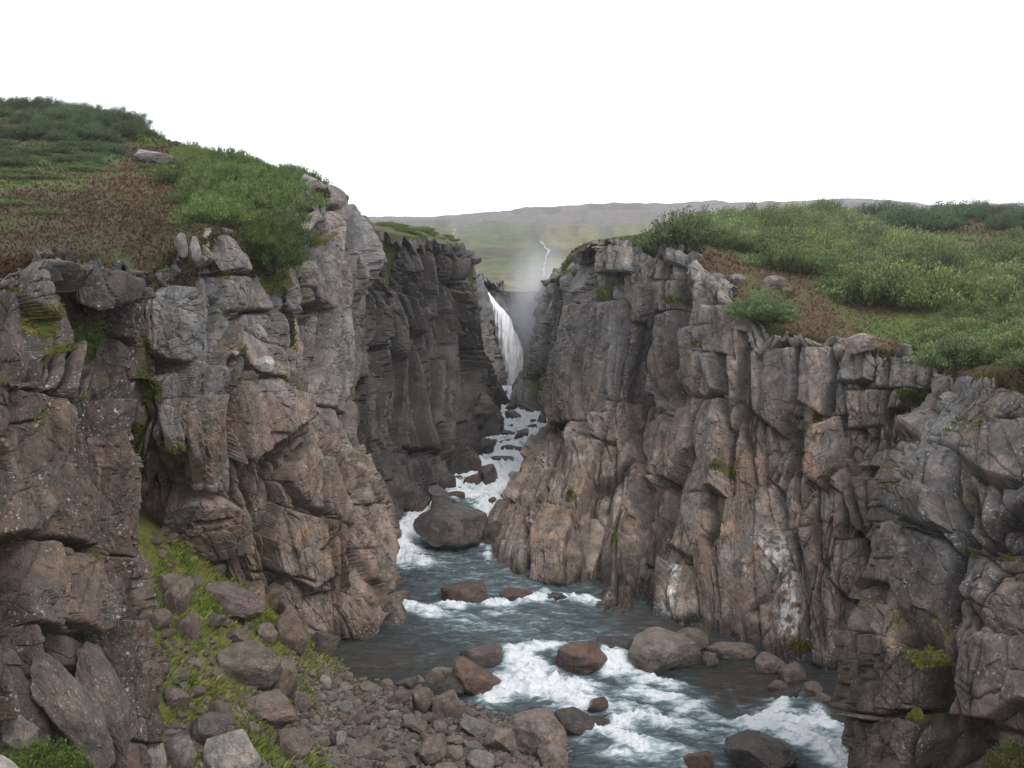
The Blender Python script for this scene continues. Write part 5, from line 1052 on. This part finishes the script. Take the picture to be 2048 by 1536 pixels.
# gravel between the stones: uncountable
def gravel(count):
    Vs = []; Fs = []; r = np.random.RandomState(5)
    Vp, Fp = ICO[3]; bm = bmesh.new(); bmesh.ops.create_icosphere(bm, subdivisions=1, radius=1); v0 = np.array([v.co[:] for v in bm.verts]); f0 = np.array([[v.index for v in f.verts] for f in bm.faces]); bm.free()
    k = 0
    x = r.uniform(-5.5, 1.3, count * 3); y = r.uniform(15, 26.5, count * 3); z = bank_z(x, y); p = proj(np.stack([x, y, z], -1))
    ok = (z > np.interp(y, RY, RZ) - .05) & (p[:, 0] > 330) & (p[:, 0] < 1160) & (p[:, 1] < 1560) & (p[:, 0] > 330 + (r.rand(count * 3) ** 2) * 450)
    x, y, z = x[ok][:count], y[ok][:count], z[ok][:count]
    s_ = r.uniform(.025, .07, len(x)); M = v0[None] * (s_[:, None, None] * r.uniform(.6, 1.2, (len(x), 1, 3))) * (1 + .3 * r.uniform(-1, 1, (len(x), len(v0), 1)))
    Vs = M + np.stack([x, y, z + s_ * .3], -1)[:, None]
    Fs = f0[None] + (np.arange(len(x)) * len(v0))[:, None, None]
    cc = np.array([.15, .122, .105])[None, None] * r.uniform(.5, 1.5, (len(x), 1, 1)) * np.ones((1, len(v0), 1)) * np.array([1, 1, 1.])
    me = mesh_np('gravel', Vs.reshape(-1, 3), Fs.reshape(-1, 3), cc.reshape(-1, 3), False, [M_soil])
    obj('gravel', me, None, label='fine gravel between the stones of the bar', category='gravel', kind='stuff')
gravel(4500)

# ------------------------------------------------------------------ vegetation
def leaves(P, size, r, colour, updir=None, aspect=2.2, curl=.4):
    """pointed quads at points P; returns V (n*4,3), F, C"""
    n = len(P); d = r.normal(size=(n, 3)); d[:, 2] = np.abs(d[:, 2]) * 1.0 + .25
    if updir is not None: d = d * .7 + updir
    d /= np.linalg.norm(d, axis=1, keepdims=True); s = np.cross(d, r.normal(size=(n, 3))); s /= np.linalg.norm(s, axis=1, keepdims=True)
    L = (size * r.uniform(.6, 1.4, n))[:, None]; w = L / aspect
    V = np.stack([P, P + d * L * .5 + s * w * .5, P + d * L, P + d * L * .5 - s * w * .5], 1)
    Fc = np.arange(n * 4).reshape(n, 4); Cc = np.repeat(colour, 4, axis=0)
    return V.reshape(-1, 3), Fc, Cc
# prototypes of willow shrubs (unit about 1 m half-width)
def shrub_proto(seed, n=3000, tall=.8, leaf=.07, c0=(.155, .190, .062), c1=(.036, .056, .018), lean=.3):
    r = np.random.RandomState(seed)
    nt_ = 70; ang = r.uniform(0, 6.283, nt_); rad = np.sqrt(r.uniform(0, 1, nt_)) * .95
    tips = np.stack([rad * np.cos(ang), rad * np.sin(ang), tall * (1 - .75 * rad ** 2) * r.uniform(.65, 1.15, nt_)], -1)
    base = tips * np.array([.35, .35, 0]); k = r.randint(0, nt_, n); t = 1 - r.uniform(0, 1, n) ** 1.5 * .75
    P = base[k] + (tips - base)[k] * t[:, None] + r.normal(size=(n, 3)) * np.array([.06, .06, .05]); P[:, 0] += lean * P[:, 2] ** 2; P[:, 2] = np.maximum(P[:, 2], -.05)
    mixv = np.clip(t[:, None] ** 2 * .75 + r.uniform(-.15, .35, (n, 1)), 0, 1); tone = r.uniform(.75, 1.25, (n, 1)) * (1 + .18 * np.sin(k * 2.4))[:, None]  # young tips lighter; inner, lower leaves darkened to paint in the shrub's self-shadowing
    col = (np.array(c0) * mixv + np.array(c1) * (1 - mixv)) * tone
    up = np.zeros((n, 3)); up[:, 2] = .7; up[:, 0] = lean
    V, Fc, Cc = leaves(P, leaf * np.ones(n), r, col, up)
    # twigs as thin quads
    tw = []
    sd_ = np.cross(tips - base, r.normal(size=(nt_, 3))); sd_ /= np.linalg.norm(sd_, axis=1, keepdims=True); wv = .011
    TV = np.stack([base - sd_ * wv, base + sd_ * wv, tips + sd_ * wv * .4, tips - sd_ * wv * .4], 1).reshape(-1, 3)
    TF = np.arange(nt_ * 4).reshape(-1, 4)
    return V, Fc, Cc, TV, TF
stem_m, n_, b_ = mat('twig_bark'); b_.inputs['Base Color'].default_value = (.09, .065, .045, 1); b_.inputs['Roughness'].default_value = .9
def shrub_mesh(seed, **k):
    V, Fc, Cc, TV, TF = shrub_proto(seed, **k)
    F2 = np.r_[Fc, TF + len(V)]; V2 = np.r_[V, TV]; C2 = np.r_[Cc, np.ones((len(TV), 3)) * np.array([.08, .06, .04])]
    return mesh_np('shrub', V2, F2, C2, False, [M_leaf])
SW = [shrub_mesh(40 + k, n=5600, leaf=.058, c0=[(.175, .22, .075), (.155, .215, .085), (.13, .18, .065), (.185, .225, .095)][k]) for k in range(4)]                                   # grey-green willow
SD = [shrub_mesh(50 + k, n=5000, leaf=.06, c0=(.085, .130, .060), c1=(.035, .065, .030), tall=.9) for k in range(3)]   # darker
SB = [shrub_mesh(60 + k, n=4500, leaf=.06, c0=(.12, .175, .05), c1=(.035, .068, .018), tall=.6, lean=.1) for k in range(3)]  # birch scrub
def surf_points(V, polys, nrand, r):
    """random points on a terrain grid whose projection lies in one of polys, roughly even in world area"""
    R, Cn = V.shape[:2]
    a = V[:-1, :-1]; b = V[1:, :-1]; c = V[:-1, 1:]; area = np.linalg.norm(np.cross(b - a, c - a), axis=-1); ctr = (a + V[1:, 1:]) / 2
    pp = proj(ctr); mk = np.zeros(area.shape, bool)
    for p in polys: mk |= inpoly(pp, p)
    w = (area * mk).ravel(); 
    if w.sum() == 0: return np.zeros((0, 3)), 0
    k = r.choice(len(w), nrand, p=w / w.sum()); i, j = np.unravel_index(k, area.shape)
    uu = r.uniform(0, 1, (nrand, 1)); vv = r.uniform(0, 1, (nrand, 1))
    return V[i, j] * (1 - uu) * (1 - vv) + V[i + 1, j] * uu * (1 - vv) + V[i, j + 1] * (1 - uu) * vv + V[i + 1, j + 1] * uu * vv, w.sum()
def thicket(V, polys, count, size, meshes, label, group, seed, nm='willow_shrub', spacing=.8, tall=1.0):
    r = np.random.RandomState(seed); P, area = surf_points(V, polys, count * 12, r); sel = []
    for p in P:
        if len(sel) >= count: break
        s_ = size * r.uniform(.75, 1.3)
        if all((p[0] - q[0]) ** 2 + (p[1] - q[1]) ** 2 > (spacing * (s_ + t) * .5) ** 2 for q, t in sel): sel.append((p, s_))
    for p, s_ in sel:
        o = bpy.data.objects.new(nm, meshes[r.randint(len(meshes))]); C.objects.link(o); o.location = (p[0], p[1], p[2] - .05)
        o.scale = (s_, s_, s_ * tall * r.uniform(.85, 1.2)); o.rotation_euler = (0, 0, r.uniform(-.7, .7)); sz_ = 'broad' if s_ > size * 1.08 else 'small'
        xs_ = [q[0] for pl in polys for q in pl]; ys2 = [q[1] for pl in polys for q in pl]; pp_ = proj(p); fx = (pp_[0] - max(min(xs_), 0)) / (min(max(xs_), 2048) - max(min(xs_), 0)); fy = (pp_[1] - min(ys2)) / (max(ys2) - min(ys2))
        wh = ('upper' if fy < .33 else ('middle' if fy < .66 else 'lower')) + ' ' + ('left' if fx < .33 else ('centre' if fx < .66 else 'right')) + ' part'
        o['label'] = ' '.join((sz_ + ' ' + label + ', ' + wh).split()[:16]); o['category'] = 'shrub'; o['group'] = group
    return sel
R1 = [(1345, 490), (1380, 466), (1480, 448), (1600, 437), (1700, 438), (1700, 470), (1800, 500), (1900, 520), (2048, 600), (2048, 625), (1800, 625), (1640, 585), (1600, 560), (1500, 515), (1380, 510)]
R2 = [(1700, 438), (1900, 436), (2110, 440), (2110, 470), (1900, 465), (1780, 462)]
R3 = [(1860, 650), (1960, 640), (2200, 640), (2200, 735), (2048, 735), (1890, 735), (1860, 700)]
R4 = [(1950, 500), (2200, 500), (2200, 630), (1990, 610)]
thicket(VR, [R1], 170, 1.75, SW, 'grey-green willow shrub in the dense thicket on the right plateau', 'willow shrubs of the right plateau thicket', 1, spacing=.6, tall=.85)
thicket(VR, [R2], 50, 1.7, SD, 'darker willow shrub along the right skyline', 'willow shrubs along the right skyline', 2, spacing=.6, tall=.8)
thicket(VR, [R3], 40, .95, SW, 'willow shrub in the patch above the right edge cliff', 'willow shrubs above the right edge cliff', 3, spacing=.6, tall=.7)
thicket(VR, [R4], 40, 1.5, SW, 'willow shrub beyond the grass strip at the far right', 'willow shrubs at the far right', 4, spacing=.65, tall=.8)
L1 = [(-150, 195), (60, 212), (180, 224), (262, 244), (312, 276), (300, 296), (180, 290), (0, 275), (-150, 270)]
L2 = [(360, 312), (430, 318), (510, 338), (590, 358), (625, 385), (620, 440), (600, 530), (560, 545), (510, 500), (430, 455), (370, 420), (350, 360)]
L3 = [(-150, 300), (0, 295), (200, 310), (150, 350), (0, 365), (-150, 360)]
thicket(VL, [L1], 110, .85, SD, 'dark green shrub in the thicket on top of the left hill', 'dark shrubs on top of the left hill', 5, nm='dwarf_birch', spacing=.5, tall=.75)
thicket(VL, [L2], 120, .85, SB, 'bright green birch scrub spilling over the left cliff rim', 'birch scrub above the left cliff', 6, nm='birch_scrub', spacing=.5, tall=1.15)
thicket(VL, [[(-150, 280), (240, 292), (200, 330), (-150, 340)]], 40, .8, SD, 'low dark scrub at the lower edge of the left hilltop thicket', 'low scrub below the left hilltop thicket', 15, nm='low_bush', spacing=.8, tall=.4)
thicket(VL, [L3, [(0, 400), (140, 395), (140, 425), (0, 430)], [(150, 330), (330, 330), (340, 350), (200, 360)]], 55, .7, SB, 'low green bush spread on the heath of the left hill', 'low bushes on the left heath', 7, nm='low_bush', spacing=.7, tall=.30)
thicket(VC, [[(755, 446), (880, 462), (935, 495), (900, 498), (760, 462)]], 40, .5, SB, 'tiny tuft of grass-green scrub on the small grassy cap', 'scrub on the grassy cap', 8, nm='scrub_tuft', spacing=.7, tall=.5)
# single bushes with parts
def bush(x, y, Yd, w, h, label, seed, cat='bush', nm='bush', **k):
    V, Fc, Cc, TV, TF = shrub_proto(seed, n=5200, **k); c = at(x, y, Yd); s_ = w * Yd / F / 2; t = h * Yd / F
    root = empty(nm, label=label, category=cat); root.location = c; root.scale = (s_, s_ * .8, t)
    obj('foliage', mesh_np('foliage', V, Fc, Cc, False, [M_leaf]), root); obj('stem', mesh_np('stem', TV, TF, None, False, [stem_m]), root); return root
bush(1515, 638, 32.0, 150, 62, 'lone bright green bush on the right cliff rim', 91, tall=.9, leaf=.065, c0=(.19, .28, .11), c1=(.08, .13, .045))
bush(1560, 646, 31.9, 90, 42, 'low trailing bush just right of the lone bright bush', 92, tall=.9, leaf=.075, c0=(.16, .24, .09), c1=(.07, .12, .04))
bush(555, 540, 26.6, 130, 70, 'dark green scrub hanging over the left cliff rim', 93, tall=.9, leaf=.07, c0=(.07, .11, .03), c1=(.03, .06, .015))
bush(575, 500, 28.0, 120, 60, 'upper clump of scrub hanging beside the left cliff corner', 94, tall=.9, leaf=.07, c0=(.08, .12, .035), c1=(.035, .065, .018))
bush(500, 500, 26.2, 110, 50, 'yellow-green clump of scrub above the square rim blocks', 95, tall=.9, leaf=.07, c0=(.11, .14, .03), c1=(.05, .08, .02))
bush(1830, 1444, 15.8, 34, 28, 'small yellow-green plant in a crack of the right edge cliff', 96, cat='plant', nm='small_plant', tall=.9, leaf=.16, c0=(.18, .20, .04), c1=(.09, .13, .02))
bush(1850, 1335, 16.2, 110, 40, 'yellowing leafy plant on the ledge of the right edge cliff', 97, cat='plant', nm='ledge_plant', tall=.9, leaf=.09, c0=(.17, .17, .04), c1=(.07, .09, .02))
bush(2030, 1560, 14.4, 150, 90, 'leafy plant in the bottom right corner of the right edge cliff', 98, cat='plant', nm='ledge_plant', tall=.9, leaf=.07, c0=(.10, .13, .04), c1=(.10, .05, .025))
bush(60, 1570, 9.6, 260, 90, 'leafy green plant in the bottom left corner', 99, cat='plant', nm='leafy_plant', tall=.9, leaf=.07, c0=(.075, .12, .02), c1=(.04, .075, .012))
for (mp_, mc_, mn_, my_), rt in zip(MP, ROOTS):
    if len(mp_) < 30: continue
    r = np.random.RandomState(7); k = r.randint(0, len(mp_), min(len(mp_) * 2, 14000))
    V2, F2, C2 = leaves(mp_[k] + r.normal(size=(len(k), 3)) * .02, .05 * np.clip(my_[k] / 22, .7, 2), r, mc_[k] * np.array([1.5, 1.6, 1.3]) * r.uniform(.5, 1.6, (len(k), 1)), mn_[k] * .7, 1.8)
    obj('moss', mesh_np('moss', V2, F2, C2, False, [M_leaf]), rt, kind='stuff')
# ground cover: leafy specks over the heath, one object per hill
def cover(V, name, label, n, size, seed, win=None, colf=None, lift=.0):
    r = np.random.RandomState(seed); R, Cn = V.shape[:2]; i = r.randint(0, R - 1, n * 3); j = r.randint(0, Cn - 1, n * 3)
    P = V[i, j] + (V[i + 1, j] - V[i, j]) * r.rand(n * 3, 1) + (V[i, np.minimum(j + 1, Cn - 1)] - V[i, j]) * r.rand(n * 3, 1)
    p = proj(P); ok = (p[:, 0] > -500) & (p[:, 0] < 2500) & (P[:, 1] < 95); P = P[ok][:n]
    col = heath_colour(P, seed=colf) * r.uniform(.75, 1.4, (len(P), 1)); P[:, 2] += lift
    sz = size * np.clip(P[:, 1] / 28, .6, 2.6)
    V2, F2, C2 = leaves(P, sz, r, col, None, 1.6)
    obj(name, mesh_np(name, V2, F2, C2, False, [M_leaf]), None, label=label, category='ground cover', kind='stuff')
cover(VL, 'heath_cover', 'low red-brown and green heath plants over the left hill', 200000, .085, 3, colf=3)
cover(VR, 'heath_cover', 'low heath plants and moss over the right plateau', 110000, .08, 4, colf=13)
# grass of the bank slope
def grass():
    r = np.random.RandomState(9); n = 130000
    x = r.uniform(-8.5, 1.0, n); y = r.uniform(11, 27, n); z = bank_z(x, y); P = np.stack([x, y, z], -1); p = proj(P)
    dens = sstep(-.25, .2, fbm(P, 1.1, 4, 70) + .5 * sstep(1420, 1300, p[:, 1])) * sstep(800, 600, p[:, 0] + .25 * (p[:, 1] - 1300))
    clump = sstep(-.1, .3, fbm(P, .35, 2, 90)); ok = (r.rand(n) < dens * (.15 + .85 * clump)) & (p[:, 0] > 240) & (p[:, 1] < 1600)
    P = P[ok]; m_ = len(P); d = r.normal(size=(m_, 3)) * .45; d[:, 2] = 1; d[:, 0] += .35; d /= np.linalg.norm(d, axis=1, keepdims=True)
    L = r.uniform(.06, .17, m_)[:, None] * (1 + .6 * sstep(.2, .5, fbm(P, .8, 2, 95)))[:, None]; s_ = np.cross(d, r.normal(size=(m_, 3))); s_ /= np.linalg.norm(s_, axis=1, keepdims=True)
    V = np.stack([P - s_ * .007, P + s_ * .007, P + d * L * .6 + s_ * .006 + np.array([.02, 0, 0]) * L * 4, P + d * L + np.array([.3, 0, -.15]) * L], 1)
    t = sstep(.0, .5, fbm(P, .7, 3, 97))[:, None]; col = (np.array([.15, .19, .035]) * (1 - t) + np.array([.30, .25, .10]) * t) * r.uniform(.4, 1.5, (m_, 1)) * (1 + .4 * fbm(P, .5, 3, 101))[:, None]
    obj('grass', mesh_np('grass', V.reshape(-1, 3), np.arange(m_ * 4).reshape(-1, 4), np.repeat(col, 4, 0), False, [M_leaf]), None, label='short bright grass on the slope between the left cliffs', category='grass', kind='stuff')
grass()
